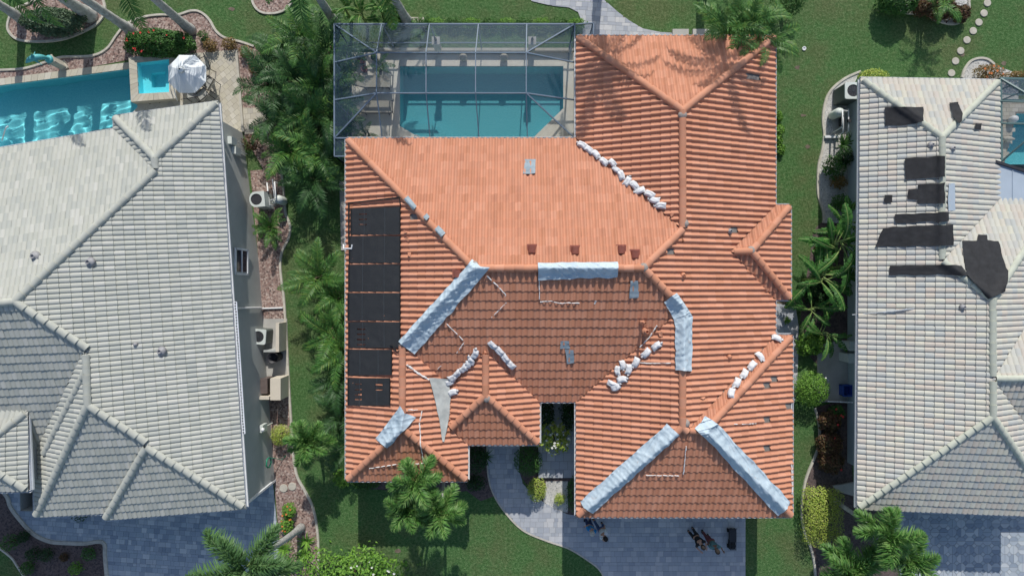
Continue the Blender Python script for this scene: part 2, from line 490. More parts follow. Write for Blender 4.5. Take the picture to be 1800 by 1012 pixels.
        for A, B in list(s.segs) + list(extra_caps):
            A = A + (B - A).normalized() * (.12 if A.z < s.he + .05 else 0); dv = B - A; L_ = dv.length; cnt = max(1, int(L_ / .40)); dn = dv.normalized()
            X = dn.cross(Vector((0, 0, 1))).normalized(); Z = X.cross(dn)
            for k in range(cnt):
                p = A + dv * (k / cnt)
                if not inframe(p.x, p.y, p.z, 50): continue
                o = bpy.data.objects.new('ridge_cap', cme); COL.objects.link(o); o.parent = roof
                o.matrix_basis = Matrix.Translation(p + Z * (hb * .35 + .03)) @ Matrix((X, dn, Z)).transposed().to_4x4() @ Matrix.Rotation(R.uniform(-.03, .03), 4, 'Z') @ Matrix.Diagonal((1, (L_ / cnt + .03) / .44, 1, 1))
        s.roof = roof
        return roof
    def drape(s, x, y):
        """roof surface with the ridge caps on it"""
        h = s.h(x, y); q = Vector((x, y))
        m = 0
        for A, B in s.segs:
            a = A.to_2d(); b = B.to_2d(); ab = b - a; t = max(0, min(1, (q - a).dot(ab) / ab.length_squared))
            dd = (q - a - ab * t).length
            m = max(m, .15 * math.exp(-(dd / .2) ** 2))
        return h + m
def sharp_by_angle(me, ang):
    me.set_sharp_from_angle(angle=ang)

def outline_offset(poly, d):
    if area2(poly) < 0: poly = poly[::-1]
    n = len(poly); out = []
    for i in range(n):
        a, b, c = Vector(poly[i - 1]), Vector(poly[i]), Vector(poly[(i + 1) % n])
        d1 = (b - a).normalized(); d2 = (c - b).normalized()
        n1 = Vector((-d1.y, d1.x)); n2 = Vector((-d2.y, d2.x)); m = n1 + n2
        k = d / max(.2, 1 + n1.dot(n2)); out.append(tuple(b + m * k))
    return out
def eaves(house, poly, he, wall, wallmat, skip=()):
    """gutters along the outline, soffit and walls"""
    n = len(poly)
    if area2(poly) < 0: poly = poly[::-1]
    for i in range(n):
        if i in skip: continue
        a = Vector((*poly[i], he - .07)); b = Vector((*poly[(i + 1) % n], he - .07)); d = (b - a).normalized(); o = Vector((d.y, -d.x, 0))
        m = MB(); g = .11
        prof = [(0, .07), (.012, .07), (.012, -.05), (g - .012, -.05), (g - .012, .055), (g, .055), (g + .004, .02), (g - .02, -.065), (0, -.065)]
        vs = [p + o * x + Vector((0, 0, z)) for p in (a - d * .0, b + d * .0) for x, z in prof]; k = len(prof)
        m.add(vs, [(j, (j + 1) % k, k + (j + 1) % k, k + j) for j in range(k)] + [list(range(k - 1, -1, -1)), list(range(k, 2 * k))])
        m.build('gutter', 'fascia', house)
    sh = sheet('soffit', poly, he - .14, 'soffit', kind=None); adopt(sh, house)
    w = MB(); m = len(wall)
    if area2(wall) < 0: wall = wall[::-1]
    w.add([(p[0], p[1], z) for z in (0, he - .15) for p in wall], [(j, (j + 1) % m, m + (j + 1) % m, m + j) for j in range(m)])
    return w.build('wall', wallmat, house)

# ---- middle house
mid = thing('tiled_house', 'large house with orange barrel tile roof patched with blue tarps and sandbags', 'house', P(1000, 560))
RM = Roof(3.2)
RM.rect(610, 1361, 245, 704, .4, .365, .4, .4)
RM.rect(1014, 1361, 65, 906, .4, .365, .44, .385)
RM.rect(1014, 1391, 590, 906, .4, .365, .42, .385)
RM.rect(1180, 1388, 362, 525, .4, .40, .4, .4)
RM.rect(610, 821, 480, 843, .4, .4, .4, .42)
RM.rect(764, 947, 500, 779, .4, .4, .4, .4)
HOLES = [(1313, 134), (1325, 136), (1170, 446), (1341, 680), (1346, 735), (1349, 792), (1380, 713), (1284, 407), (732, 381), (1357, 663)]
RM.build(mid, 'terracotta', 'terracotta', .25, .41, .065, .036, 8, 's', .15, HOLES)
for x_, y_ in ((1202, 393), (1131, 470), (1199, 203), (1319, 440), (1204, 743), (833, 466), (709, 606), (856, 699)):
    q_ = RM.surf(x_, y_); q_.z += .08
    MB().lathe([(.19, -.05), (.18, .02), (.12, .075), (.0, .09)], q_, 12).build('mortar_joint', 'mortar', RM.roof, True)
EM = [P2(a, b, 3.2) for a, b in [(610, 245), (1014, 245), (1014, 65), (1361, 65), (1361, 362), (1388, 362), (1388, 525), (1361, 525), (1361, 590), (1391, 590), (1391, 906), (1014, 906), (1014, 704), (947, 704), (947, 779), (821, 779), (821, 843), (610, 843)]]
eaves(mid, EM, 3.2, outline_offset(EM, .5), 'stucco_tan')
# ---- left house (turned a few degrees)
lh = thing('grey_house', 'house with pale grey tile roof and grey stucco side wall, left of the orange roof', 'house', P(200, 560))
RL = Roof(3.6)
E_ = ((383, 181), (431, 892)); N_ = ((0, 263), (203, 229)); S_ = ((62, 908), (432, 891))
RL.wing((200, 400), (*E_, .4), (*N_, .4), ((0, 800), (75, 797), .42), ((-700, 300), (-660, 800), .4))
RL.wing((300, 300), (*E_, .4), ((203, 206), (383, 180), .4), ((202, 206), (214, 400), .42), ((100, 560), (420, 520), .4))
RL.wing((250, 760), (*E_, .4), ((62, 906), (185, 899), .40), ((58, 600), (64, 905), .52), ((100, 420), (420, 400), .4))
RL.wing((300, 800), (*E_, .4), ((185, 911), (432, 891), .40), ((180, 700), (186, 911), .48), ((100, 560), (420, 540), .4))
vA = RL.surf(153, 650); vB = RL.surf(80, 795)
RL.build(lh, 'grey_tile', 'grey_cap', .205, .385, .046, .038, 8, 'r', .15, (), [(vB, vA)])
EL = [P2(a, b, 3.6) for a, b in [(-300, 312), (202, 229), (202, 206), (383, 181), (432, 891), (185, 911), (185, 901), (62, 905), (60, 801), (-300, 815)]]
WL = [P2(a, b) for a, b in [(-200, 365), (245, 290), (248, 264), (427, 234), (455, 460), (483, 842), (280, 855), (140, 850), (138, 770), (-200, 780)]]
LWALL = eaves(lh, EL, 3.6, WL, 'stucco_grey')
# raised entrance roof at the far left
le = thing('entrance_roof', 'small raised grey tile roof with white gutter at the left edge of the picture', 'roof', P(0, 800))
RE = Roof(4.5)
RE.rect(-150, 49, 722, 861, .4, .4, .42, .42)
RE.build(le, 'grey_tile', 'grey_cap', .205, .385, .046, .038, 8, 'r', .15)
EE = [P2(a, b, 4.5) for a, b in [(-150, 724), (46, 722), (53, 861), (-150, 866)]]
eaves(le, EE, 4.5, outline_offset(EE, .25), 'stucco_grey')
# ---- right house
rh = thing('blend_tile_house', 'house with pale mixed colour tile roof patched with black felt, right of the orange roof', 'house', P(1650, 560))
RR = Roof(2.9)
RR.wing((1640, 300), ((1513, 139), (1507, 893), .4), ((1513, 139), (1748, 143), .39), ((1754, 143), (1756, 500), .33), ((1513, 640), (1748, 640), .3))
RR.wing((1740, 600), ((1513, 139), (1507, 893), .4), ((1513, 350), (1860, 350), .4), ((1858, 350), (1862, 900), .4), ((1507, 892), (1860, 906), .385))
RR.wing((1800, 663), ((1513, 139), (1507, 893), .4), ((1700, 478), (2200, 478), .4), ((2300, 500), (2300, 800), .4), ((1700, 829), (2200, 829), .4))
RR.build(rh, 'blend_tile', 'blend_cap', .235, .36, .052, .038, 8, 'r', .14)
ER = [P2(a, b, 2.9) for a, b in [(1513, 139), (1750, 143), (1752, 350), (1859, 350), (1859, 478), (2100, 478), (2100, 829), (1860, 829), (1860, 906), (1507, 892)]]
WR = [P2(a, b) for a, b in [(1490, 175), (1660, 178), (1660, 310), (1900, 310), (1900, 800), (1489, 812)]]
eaves(rh, ER, 2.9, WR, 'stucco_right')
# ---------------------------------------------------------------- ground, beds, paving, pools
POOL_M = [P2(*q) for q in [(703, 117), (990, 117), (990, 191), (938, 242), (930, 250), (930, 262), (745, 262), (745, 247), (703, 222)]]
POOL_L = [P2(*q) for q in [(-120, 175), (0, 151), (236, 121), (243, 189), (203, 235), (-120, 292)]]
SPO = [P2(*p) for p in [(236, 107), (318, 99), (318, 178), (240, 184)]]
SPA_L = [P2(*q) for q in [(247, 113), (300, 106), (300, 165), (251, 169)]]
POOL_R = [P2(*q) for q in [(1786, 200), (1900, 200), (1900, 320), (1760, 320), (1764, 290)]]
lawn = sheet('lawn', [(-70, -60), (70, -60), (70, 60), (-70, 60)], 0, 'lawn', [POOL_M, POOL_L, POOL_R, outline_offset(SPO, .12)])
def bed(name, pts, mat, z=.012, n=5, sm=True):
    q = [P2(*p) for p in pts]
    return sheet(name, smoothline(q, n, True) if sm else q, z, mat)
def bed2(name, K, rest, mat, z=.012):
    return sheet(name, smoothline([P2(*p) for p in K], 5) + [P2(*p) for p in rest], z, mat)
def kerb(name, pts, label, w_=.12, h_=.07, closed=False, n=5, mat='curb'):
    q = smoothline([P2(*p) for p in pts], n, closed); m = MB(); k = len(q)
    L = []
    for i in range(k):
        a = Vector(q[(i - 1) % k] if closed or i else q[0]); b = Vector(q[(i + 1) % k] if closed or i < k - 1 else q[-1])
        d = (b - a).normalized(); nn = Vector((-d.y, d.x)); c = Vector(q[i])
        L.append([(*(c + nn * w_ / 2), 0), (*(c + nn * w_ * .42), h_), (*(c - nn * w_ * .42), h_), (*(c - nn * w_ / 2), 0)])
    fs = []
    for i in range(k if closed else k - 1):
        j = (i + 1) % k
        for e in range(3): fs.append((i * 4 + e, j * 4 + e, j * 4 + e + 1, i * 4 + e + 1))
    m.add([p for r_ in L for p in r_], fs)
    return tag(m.build(name, mat), label, 'kerb', 'kerbs round the planting beds')
# beds of the left garden
TOPK = [(-40, 128), (0, 124), (44, 121), (84, 109), (111, 101), (161, 99), (188, 87), (205, 64), (222, 44), (249, 32), (279, 27), (312, 27), (336, 20), (353, 22), (368, 35), (380, 55), (396, 67), (423, 74), (447, 82)]
bed2('planting_bed', TOPK, [(470, 110), (480, 170), (490, 240), (496, 300), (470, 310), (430, 240), (418, 88), (235, 104), (0, 148), (-40, 156)], 'mulch')
kerb('garden_kerb', TOPK, 'wavy pale concrete kerb along the gravel bed behind the turquoise pool')
ISL = [(15, 42), (17, 57), (32, 70), (65, 74), (110, 70), (150, 55), (176, 38), (185, 12), (165, -18), (100, -12), (48, 8), (24, 20)]
bed('island_bed', ISL, 'mulch'); kerb('garden_kerb', ISL, 'oval kerb round the shrub island in the upper left lawn', closed=True)
IS2 = [(443, -8), (448, 12), (462, 23), (484, 24), (503, 17), (514, 0), (510, -25), (480, -38), (452, -30)]
bed('island_bed', IS2, 'mulch'); kerb('garden_kerb', IS2, 'small round kerb cut by the top edge left of the screened pool', closed=True)
SIDE = [(492, 296), (496, 308), (500, 352), (503, 377), (510, 396), (508, 418), (497, 440), (493, 463), (495, 491), (499, 520), (501, 545), (502, 563), (505, 614), (509, 690), (511, 721), (514, 772), (517, 806), (523, 837), (537, 863), (550, 890), (557, 923), (560, 960), (559, 1012), (556, 1050)]
bed2('side_bed', SIDE, [(500, 1050), (492, 953), (482, 845), (470, 690), (455, 460), (440, 300)], 'mulch', .017)
kerb('garden_kerb', SIDE, 'long thin kerb beside the grey wall between the lawn and reddish mulch')
LB = [(-30, 835), (10, 867), (20, 890), (37, 913), (60, 937), (87, 950), (113, 953), (150, 954), (182, 952), (186, 980), (192, 1050)]
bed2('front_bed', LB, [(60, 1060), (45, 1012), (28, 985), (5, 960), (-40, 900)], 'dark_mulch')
kerb('garden_kerb', LB, 'curved double kerb between the blue grey driveway and the dark corner bed', .2, .08)
kerb('garden_kerb', [(-10, 955), (20, 978), (32, 995), (45, 1015), (60, 1040)], 'short kerb at the lower left corner beside dark lawn', .1, .06)
# beds in front of the middle house
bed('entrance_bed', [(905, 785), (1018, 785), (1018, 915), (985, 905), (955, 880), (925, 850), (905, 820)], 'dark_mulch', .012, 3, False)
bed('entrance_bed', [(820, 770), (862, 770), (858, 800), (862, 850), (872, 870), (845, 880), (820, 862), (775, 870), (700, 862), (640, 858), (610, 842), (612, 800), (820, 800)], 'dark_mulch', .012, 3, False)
bed('gravel_strip', [(960, 845), (998, 845), (998, 900), (975, 897), (955, 880)], 'shell', .018, 1, False)
# beds by the right house
SH = [(1512, 126), (1487, 137), (1465, 154), (1453, 172), (1447, 196), (1446, 218), (1448, 240), (1444, 268), (1438, 294), (1437, 337), (1441, 355), (1447, 375), (1447, 392)]
bed2('shell_bed', SH, [(1500, 392), (1500, 150)], 'shell')
kerb('garden_kerb', SH, 'curved pale kerb round the white shell bed beside the right house')
SH2 = [(1432, 716), (1437, 735), (1440, 752), (1439, 781), (1430, 806), (1420, 830), (1414, 850), (1410, 879), (1409, 907), (1415, 939), (1425, 962), (1432, 1000), (1432, 1050)]
bed2('shrub_bed', SH2, [(1580, 1050), (1575, 905), (1500, 860), (1490, 700)], 'dark_mulch')
kerb('garden_kerb', SH2, 'wavy grey kerb beside the yellow green hedge and crotons')
bed('banana_bed', [(1436, 398), (1495, 385), (1495, 610), (1440, 640), (1412, 600), (1408, 550), (1424, 450)], 'dark_mulch', .010, 4)
SH3 = [(1690, 137), (1695, 122), (1706, 108), (1720, 103), (1735, 105), (1748, 115)]
bed2('shell_bed', SH3, [(1790, 130), (1790, 180), (1692, 180)], 'shell')
kerb('garden_kerb', SH3, 'short curved kerb round shells at the end of the stepping stones')
IS3 = [(1548, -20), (1556, 6), (1575, 20), (1600, 24), (1625, 24), (1645, 36), (1672, 43), (1690, 38), (1700, 25), (1702, 5), (1690, -25)]
bed('island_bed', IS3, 'shell'); kerb('garden_kerb', IS3, 'kerb of the shrub island cut by the top edge, upper right', closed=True)
# bare patches worn into the lawn
for x_, y_ in ((1402, 119), (1411, 203), (1420, 258), (408, 16), (1690, 96), (1765, 112), (700, 968)):
    bed('bare_soil', [(x_ + R.uniform(3, 7) * math.cos(k * 1.05), y_ + R.uniform(2, 5) * math.sin(k * 1.05)) for k in range(6)], 'dirt', .006, 4)
for q in ([(1350, 525), (1400, 528), (1392, 560), (1375, 570), (1358, 560)],):
    bed('bare_soil', q, 'dirt', .008, 4)

# ---- paving: every paver a piece with its own joint
def pave(name, poly, mat, base_mat, pw, ph, rz=0.0, z=.03, pattern='ashlar', jt=.008, seed=1, holes=(), top=300, base=True):
    rr = random.Random(seed); n = len(poly)
    if base:
        bs = sheet(name, poly, z - .014, base_mat, holes, th=z - .014)
    else: bs = base_mat
    c, s_ = math.cos(rz), math.sin(rz)
    rot = [(x * c + y * s_, -x * s_ + y * c) for x, y in poly]
    x0, x1 = min(p[0] for p in rot), max(p[0] for p in rot); y0, y1 = min(p[1] for p in rot), max(p[1] for p in rot)
    cells = []
    if pattern == 'ashlar':                  # rows of mixed widths
        y = y0; row = 0
        while y < y1:
            hh = ph * (1.0 if row % 3 else .62); x = x0 - rr.random() * pw
            while x < x1:
                wd = pw * rr.choice((.62, 1, 1, 1.35)); cells.append((x, y, x + wd, y + hh)); x += wd
            y += hh; row += 1
    elif pattern == 'brick':
        y = y0; row = 0
        while y < y1:
            x = x0 - (pw / 2 if row % 2 else 0)
            while x < x1: cells.append((x, y, x + pw, y + ph)); x += pw
            y += ph; row += 1
    items = []
    for a, b, e, f in cells:
        mx, my = (a + e) / 2, (b + f) / 2
        X, Y = mx * c - my * s_, mx * s_ + my * c
        if not inframe(X, Y, 0, 60): continue
        q = rot; j = jt / 2
        for g in ((1, 0, -a - j), (-1, 0, e - j), (0, 1, -b - j), (0, -1, f - j)):
            q = clip_half(q, g)
            if len(q) < 3: break
        if len(q) < 3 or abs(area2(q)) < .004: continue
        q = dedupe(q)
        if len(q) < 3: continue
        w_ = [(x * c - y * s_, x * s_ + y * c) for x, y in q]
        if any(inside((X, Y), h_) for h_ in holes): continue
        A = abs(area2(q)) if inframe(X, Y, 0, -5) else 0
        items.append((A, w_, rr.random(), rr.uniform(-.003, .003)))
    items.sort(key=lambda i: -i[0]); rest = MB(); cache = {}
    for k, (A, w_, t, dz) in enumerate(items):
        if k < top:
            cx = sum(p[0] for p in w_) / len(w_); cy = sum(p[1] for p in w_) / len(w_)
            key = tuple((round(p[0] - cx, 3), round(p[1] - cy, 3)) for p in w_)
            if key not in cache: cache[key] = MB().prism([(p[0] - cx, p[1] - cy) for p in w_], -.012, 0).mesh('paver', mat)
            o = bpy.data.objects.new('paver', cache[key]); COL.objects.link(o); o.parent = bs; o.location = (cx, cy, z + dz)
            o.rotation_euler = (rr.uniform(-.008, .008), rr.uniform(-.008, .008), 0)
        else: rest.prism(w_, z - .012, z + dz, t)
    if rest.v:
        r_ = rest.build('paver_field', mat, None, kind='stuff'); r_.parent = bs
    return bs
DRV_L = [P2(*p) for p in [(0, 840), (10, 867), (20, 890), (37, 913), (60, 937), (87, 950), (113, 953), (182, 952), (186, 980), (193, 1060), (505, 1060), (497, 1000), (490, 953), (480, 846), (440, 800), (100, 800)]]
pave('left_driveway', DRV_L, 'paver_blue', 'joint_sand', .27, .25, math.radians(-4), seed=3)
pth = smoothline([(858, 770), (857, 800), (860, 840), (870, 870), (890, 900), (920, 930), (960, 948), (1000, 962), (1030, 980), (1055, 1000), (1070, 1030)], 4)
DRV_M = [P2(*p) for p in pth + [(1090, 1070), (1310, 1070), (1310, 880), (1018, 880), (1018, 906), (998, 903), (975, 893), (940, 872), (920, 850), (912, 825), (914, 770)]]
pave('front_driveway', DRV_M, 'paver_grey', 'joint_sand', .30, .28, 0, seed=5)
kerb('paver_border', [(x - 1, y + 1) for x, y in pth[:-2]], 'thin paver border between the curved front path and the lawn', .08, .045, mat='curb')
ENT = [P2(*p) for p in [(946, 690), (1010, 690), (1010, 838), (946, 838)]]
pave('entrance_slab', ENT, 'paver_grey', 'joint_sand', .42, .42, 0, z=.14, pattern='brick', jt=.012, seed=8)
PTH_N = [P2(*p) for p in [(905, -30), (935, 3), (970, 11), (1000, 14), (1016, 22), (1024, 42), (1024, 90), (1205, 90), (1205, 60), (1160, 57), (1130, 51), (1106, 37), (1085, 21), (1067, 5), (1055, -5), (1035, -40)]]
pave('rear_path', PTH_N, 'paver_grey', 'joint_sand', .30, .26, math.radians(-3), seed=9)
WLK = [P2(*p) for p in [(1345, 528), (1398, 540), (1404, 575), (1402, 640), (1400, 690), (1393, 718), (1360, 720), (1345, 640)]]
pave('side_walkway', WLK, 'paver_grey', 'joint_sand', .30, .22, 0, seed=10)
# octagon-and-square pattern in front of the right house
DRV_R = [P2(*p) for p in [(1560, 880), (1850, 880), (1850, 1050), (1590, 1050), (1572, 960)]]
bsr = sheet('right_driveway', DRV_R, .016, 'joint_sand', th=.016); it = []; rr = random.Random(4); S = .44; g = .13; j = .006
bx0, by0 = DRV_R[0][0] - .5, DRV_R[3][1]
for r_ in range(16):
    for c_ in range(24):
        x, y = bx0 + c_ * S, by0 + r_ * S
        oc = [(x + g + j, y + j), (x + S - g - j, y + j), (x + S - j, y + g + j), (x + S - j, y + S - g - j), (x + S - g - j, y + S - j), (x + g + j, y + S - j), (x + j, y + S - g - j), (x + j, y + g + j)]
        half = rr.random() < .5
        for pc in ([clip_half(oc, (1, 0, -x - S / 2 - j)), clip_half(oc, (-1, 0, x + S / 2 - j))] if half else [clip_half(oc, (0, 1, -y - S / 2 - j)), clip_half(oc, (0, -1, y + S / 2 - j))]): it.append(pc)
        it.append([(x, y - g + 2 * j), (x + g - 2 * j, y), (x, y + g - 2 * j), (x - g + 2 * j, y)])
k = 0; rest = MB(); cache = {}
for pc in it:
    for gq in halfplanes(DRV_R):
        pc = clip_half(pc, gq)
        if len(pc) < 3: break
    if len(pc) < 3: continue
    pc = dedupe(pc); cx = sum(p[0] for p in pc) / len(pc); cy = sum(p[1] for p in pc) / len(pc)
    if len(pc) < 3 or not inframe(cx, cy, 0, 60): continue
    if abs(area2(pc)) > .05 and k < 300 and inframe(cx, cy, 0, -4):
        key = tuple((round(p[0] - cx, 3), round(p[1] - cy, 3)) for p in pc)
        if key not in cache: cache[key] = MB().prism([(p[0] - cx, p[1] - cy) for p in pc], -.012, 0).mesh('paver', 'paver_blue')
        o = bpy.data.objects.new('paver', cache[key]); COL.objects.link(o); o.parent = bsr; o.location = (cx, cy, .03 + rr.uniform(-.003, .003)); k += 1
    else: rest.prism(pc, .018, .03 + rr.uniform(-.003, .003), rr.random())
r_ = rest.build('paver_field', 'paver_blue', None, kind='stuff'); r_.parent = bsr
# concrete pads
struct(MB().prism([P2(*p) for p in [(1436, 600), (1500, 600), (1500, 706), (1436, 706)]], -.05, .06).build('concrete_pad', 'concrete'))
struct(MB().prism([P2(*p) for p in [(440, 560), (505, 560), (508, 690), (452, 692)]], -.05, .04).build('concrete_pad', 'concrete'))
struct(MB().prism([P2(*p) for p in [(597, 318), (625, 318), (625, 440), (600, 440)]], -.05, .05).build('concrete_pad', 'concrete'))
struct(MB().prism([P2(*p) for p in [(1462, 190), (1500, 190), (1500, 260), (1466, 260)]], -.05, .05).build('concrete_pad', 'concrete'))

# ---- pools
def m_water(name, tint, rough=.02, bscale=3.0, bstr=.12):
    m, nt, b = newmat(name); nt.nodes.remove(b); out = nt.nodes['Material Output']
    t = nt.nodes.new('ShaderNodeBsdfTransparent'); t.inputs[0].default_value = (*tint, 1)
    g = nt.nodes.new('ShaderNodeBsdfGlossy'); g.inputs['Roughness'].default_value = rough
    lw = nt.nodes.new('ShaderNodeLayerWeight'); lw.inputs[0].default_value = .5
    bp = nt.nodes.new('ShaderNodeBump'); bp.inputs['Strength'].default_value = bstr; bp.inputs['Distance'].default_value = .1
    nt.links.new(texn(nt, bscale, 3, .6), bp.inputs['Height'])
    nt.links.new(bp.outputs[0], g.inputs['Normal']); nt.links.new(bp.outputs[0], lw.inputs['Normal'])
    mx = nt.nodes.new('ShaderNodeMixShader'); nt.links.new(math_(nt, 'ADD', math_(nt, 'MULTIPLY', math_(nt, 'POWER', lw.outputs['Facing'], 5.0), .9), .03), mx.inputs[0]); nt.links.new(t.outputs[0], mx.inputs[1]); nt.links.new(g.outputs[0], mx.inputs[2])
    nt.links.new(mx.outputs[0], out.inputs[0])
m_water('water_turquoise', (.70, .96, .97)); m_water('water_teal', (.72, .94, .96))
def m_plaster(name, c0, c1):
    m, nt, b = newmat(name); f = texn(nt, 16, 5, .85)
    nt.links.new(ramp(nt, [(.3, c0), (.7, c1)], f), b.inputs['Base Color']); b.inputs['Roughness'].default_value = .8
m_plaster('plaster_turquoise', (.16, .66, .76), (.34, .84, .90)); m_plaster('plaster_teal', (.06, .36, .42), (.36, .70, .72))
def basin(name, poly, depth, mat, label, wmat, zw=-.12, ztop=.0):
    if area2(poly) < 0: poly = poly[::-1]
    n = len(poly); m = MB()
    m.add([(p[0], p[1], z) for z in (ztop, -depth) for p in poly], [(n + i, n + (i + 1) % n, (i + 1) % n, i) for i in range(n)] + [list(range(n, 2 * n))])
    t = thing(name, label, 'pool', (sum(p[0] for p in poly) / n, sum(p[1] for p in poly) / n, ztop))
    m.build('basin', mat, t); wsh = sheet('water', outline_offset(poly, .004), zw, wmat, kind=None); adopt(wsh, t)
    return t
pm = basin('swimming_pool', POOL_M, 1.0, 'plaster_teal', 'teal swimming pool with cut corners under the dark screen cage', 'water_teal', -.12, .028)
pl_ = basin('swimming_pool', POOL_L, 1.05, 'plaster_turquoise', 'bright turquoise swimming pool at the upper left beside the grey roof', 'water_turquoise', -.12, .028)
basin('swimming_pool', POOL_R, 1.2, 'plaster_teal', 'sliver of a screened pool at the right edge of the picture', 'water_teal', -.12, .028)
# steps in the screened pool
for k, (a, b) in enumerate([((703, 222), .28), ((703, 214), .55), ((703, 206), .8)]):
    pts = [P2(*q) for q in [(704, 206 + 0 * k + (10 - 5 * k)), (758 + 9 * k, 206 + (10 - 5 * k)), (775 + 9 * k, 236), (775 + 9 * k, 261), (746, 261), (746, 247), (704, 222)]]
    MB().prism(pts, -.99, -.25 - .22 * k).build('step', 'plaster_teal', pm)
# coping and deck of the screened pool
DECK = [P2(*p) for p in [(618, 93), (1016, 93), (1016, 262), (618, 262)]]
sheet('pool_deck', DECK, .03, 'pool_deck', [POOL_M], th=.03)
def ring(name, poly, wd, z0, z1, mat, parent, seg=.33, seed=3):
    """coping stones round a pool outline"""
    if area2(poly) < 0: poly = poly[::-1]
    out = outline_offset(poly, -wd); n = len(poly); rr = random.Random(seed)
    for i in range(n):
        a, b, c, d = Vector(poly[i]), Vector(poly[(i + 1) % n]), Vector(out[(i + 1) % n]), Vector(out[i])
        L = (b - a).length; k = max(1, round(L / seg))
        for q in range(k):
            t0, t1 = (q + .015) / k, (q + 1 - .015) / k
            pts = [a.lerp(b, t0), a.lerp(b, t1), d.lerp(c, t1), d.lerp(c, t0)]
            m_ = sum(pts, Vector((0, 0))) / 4
            if inframe(m_.x, m_.y, 0, 40): MB().prism([tuple(p) for p in pts], z0, z1 + rr.uniform(-.003, .003)).build(name, mat, parent)
ring('coping_stone', POOL_M, .14, -.02, .04, 'pool_deck', pm, 1.2)
# patio and coping of the turquoise pool
PAT = [P2(*p) for p in [(236, 110), (300, 98), (416, 88), (428, 232), (386, 262), (200, 262), (203, 236), (243, 190)]]
pave('patio', PAT, 'paver_tan', 'joint_tan', .27, .27, math.radians(40), z=.05, pattern='brick', seed=13, top=300, holes=[outline_offset(SPO, .1)])
ring('coping_stone', [q for q in POOL_L], .33, -.02, .06, 'paver_tan', pl_, .32)
LOWP = [P2(*p) for p in [(426, 190), (466, 190), (470, 236), (430, 236)]]
pave('lower_patio', LOWP, 'paver_tan', 'joint_tan', .27, .27, math.radians(4), z=.04, pattern='brick', seed=14)

# rippled, refracting water of the turquoise pool: sunlight is focused through it onto the floor
def ripple_water(parent, poly, z, tint):
    m, nt, b = newmat('water_ripple'); nt.nodes.remove(b); g = nt.nodes.new('ShaderNodeBsdfRefraction'); g.inputs['IOR'].default_value = 1.33; g.inputs['Roughness'].default_value = 0; g.inputs[0].default_value = (*tint, 1)
    nt.links.new(g.outputs[0], nt.nodes['Material Output'].inputs[0])
    hp = halfplanes(poly); x0, x1 = min(p[0] for p in poly), max(p[0] for p in poly); y0, y1 = min(p[1] for p in poly), max(p[1] for p in poly)
    x0 = max(x0, -27.5); d = .04; rr = random.Random(3)
    W = [(rr.uniform(0, 6.28), rr.uniform(.28, .75), rr.uniform(0, 6.28)) for _ in range(12)]
    def hz(x, y):
        return z + sum(.0065 * l * math.sin((x * math.cos(a) + y * math.sin(a)) * 6.283 / l + p) for a, l, p in W)
    bm = bmesh.new(); cache = {}
    def vert(x, y):
        k = (round(x, 4), round(y, 4))
        if k not in cache: cache[k] = bm.verts.new((x, y, hz(x, y)))
        return cache[k]
    nx, ny = int((x1 - x0) / d) + 1, int((y1 - y0) / d) + 1
    for i in range(nx):
        for j in range(ny):
            q = [(x0 + i * d, y0 + j * d), (x0 + (i + 1) * d, y0 + j * d), (x0 + (i + 1) * d, y0 + (j + 1) * d), (x0 + i * d, y0 + (j + 1) * d)]
            for h_ in hp:
                q = clip_half(q, h_)
                if len(q) < 3: break
            q = dedupe(q) if len(q) > 2 else q
            if len(q) < 3: continue
            vv = []
            for p in q:
                v = vert(*p)
                if v not in vv: vv.append(v)
            if len(vv) > 2:
                try: bm.faces.new(vv)
                except ValueError: pass
    for f in bm.faces:
        f.smooth = True
        if f.normal.z < 0: f.normal_flip()
    me = bpy.data.meshes.new('water'); bm.to_mesh(me); bm.free(); me.materials.append(m)
    o = bpy.data.objects.new('water', me); COL.objects.link(o); adopt(o, parent); return o
for o_ in list(pl_.children):
    if o_.name.startswith('water'): bpy.data.objects.remove(o_)
    elif o_.name.startswith('basin'): o_.cycles.is_caustics_receiver = True
wo = ripple_water(pl_, outline_offset(POOL_L, .004), -.12, (.85, .98, .985))
wo.cycles.is_caustics_caster = True; sl.cycles.is_caustics_light = True
# ---------------------------------------------------------------- screened pool cages
def m_screen(name, alpha, col):
    m, nt, b = newmat(name); out = nt.nodes['Material Output']
    t = nt.nodes.new('ShaderNodeBsdfTransparent'); b.inputs['Base Color'].default_value = (*col, 1); b.inputs['Roughness'].default_value = .6
    mx = nt.nodes.new('ShaderNodeMixShader'); mx.inputs[0].default_value = alpha
    nt.links.new(t.outputs[0], mx.inputs[1]); nt.links.new(b.outputs[0], mx.inputs[2]); nt.links.new(mx.outputs[0], out.inputs[0])
m_screen('screen_mesh', .29, (.07, .12, .18))
plain('cage_metal', (.17, .22, .28), .4, .08)
def beam(par, a, b, wd=.042, ht=.08, name='beam', mat='cage_metal'): return MB().bar(a, b, wd, ht).build(name, mat, par)
def screen(par, pts):
    return MB().add(pts, [list(range(len(pts)))]).build('screen', 'screen_mesh', par)
cg = thing('pool_cage', 'dark mesh screen cage with mansard roof over the middle pool', 'screen enclosure', P(800, 150))
HL, HH = 2.75, 3.7
xs_l = [588, 671, 755, 841, 926, 1010]                       # eave
xs_h = [662, 749, 836, 925]                                  # flat top
yt, yb = 43, 243; yth, ybh = 93, 164
low = lambda x, y: P(x, y, HL); high = lambda x, y: P(x, y, HH)
for a, b in (((588, 43), (1010, 43)), ((588, 43), (588, 243)), ((1010, 43), (1010, 243)), ((588, 243), (1012, 243))): beam(cg, low(*a), low(*b), .06, .1)
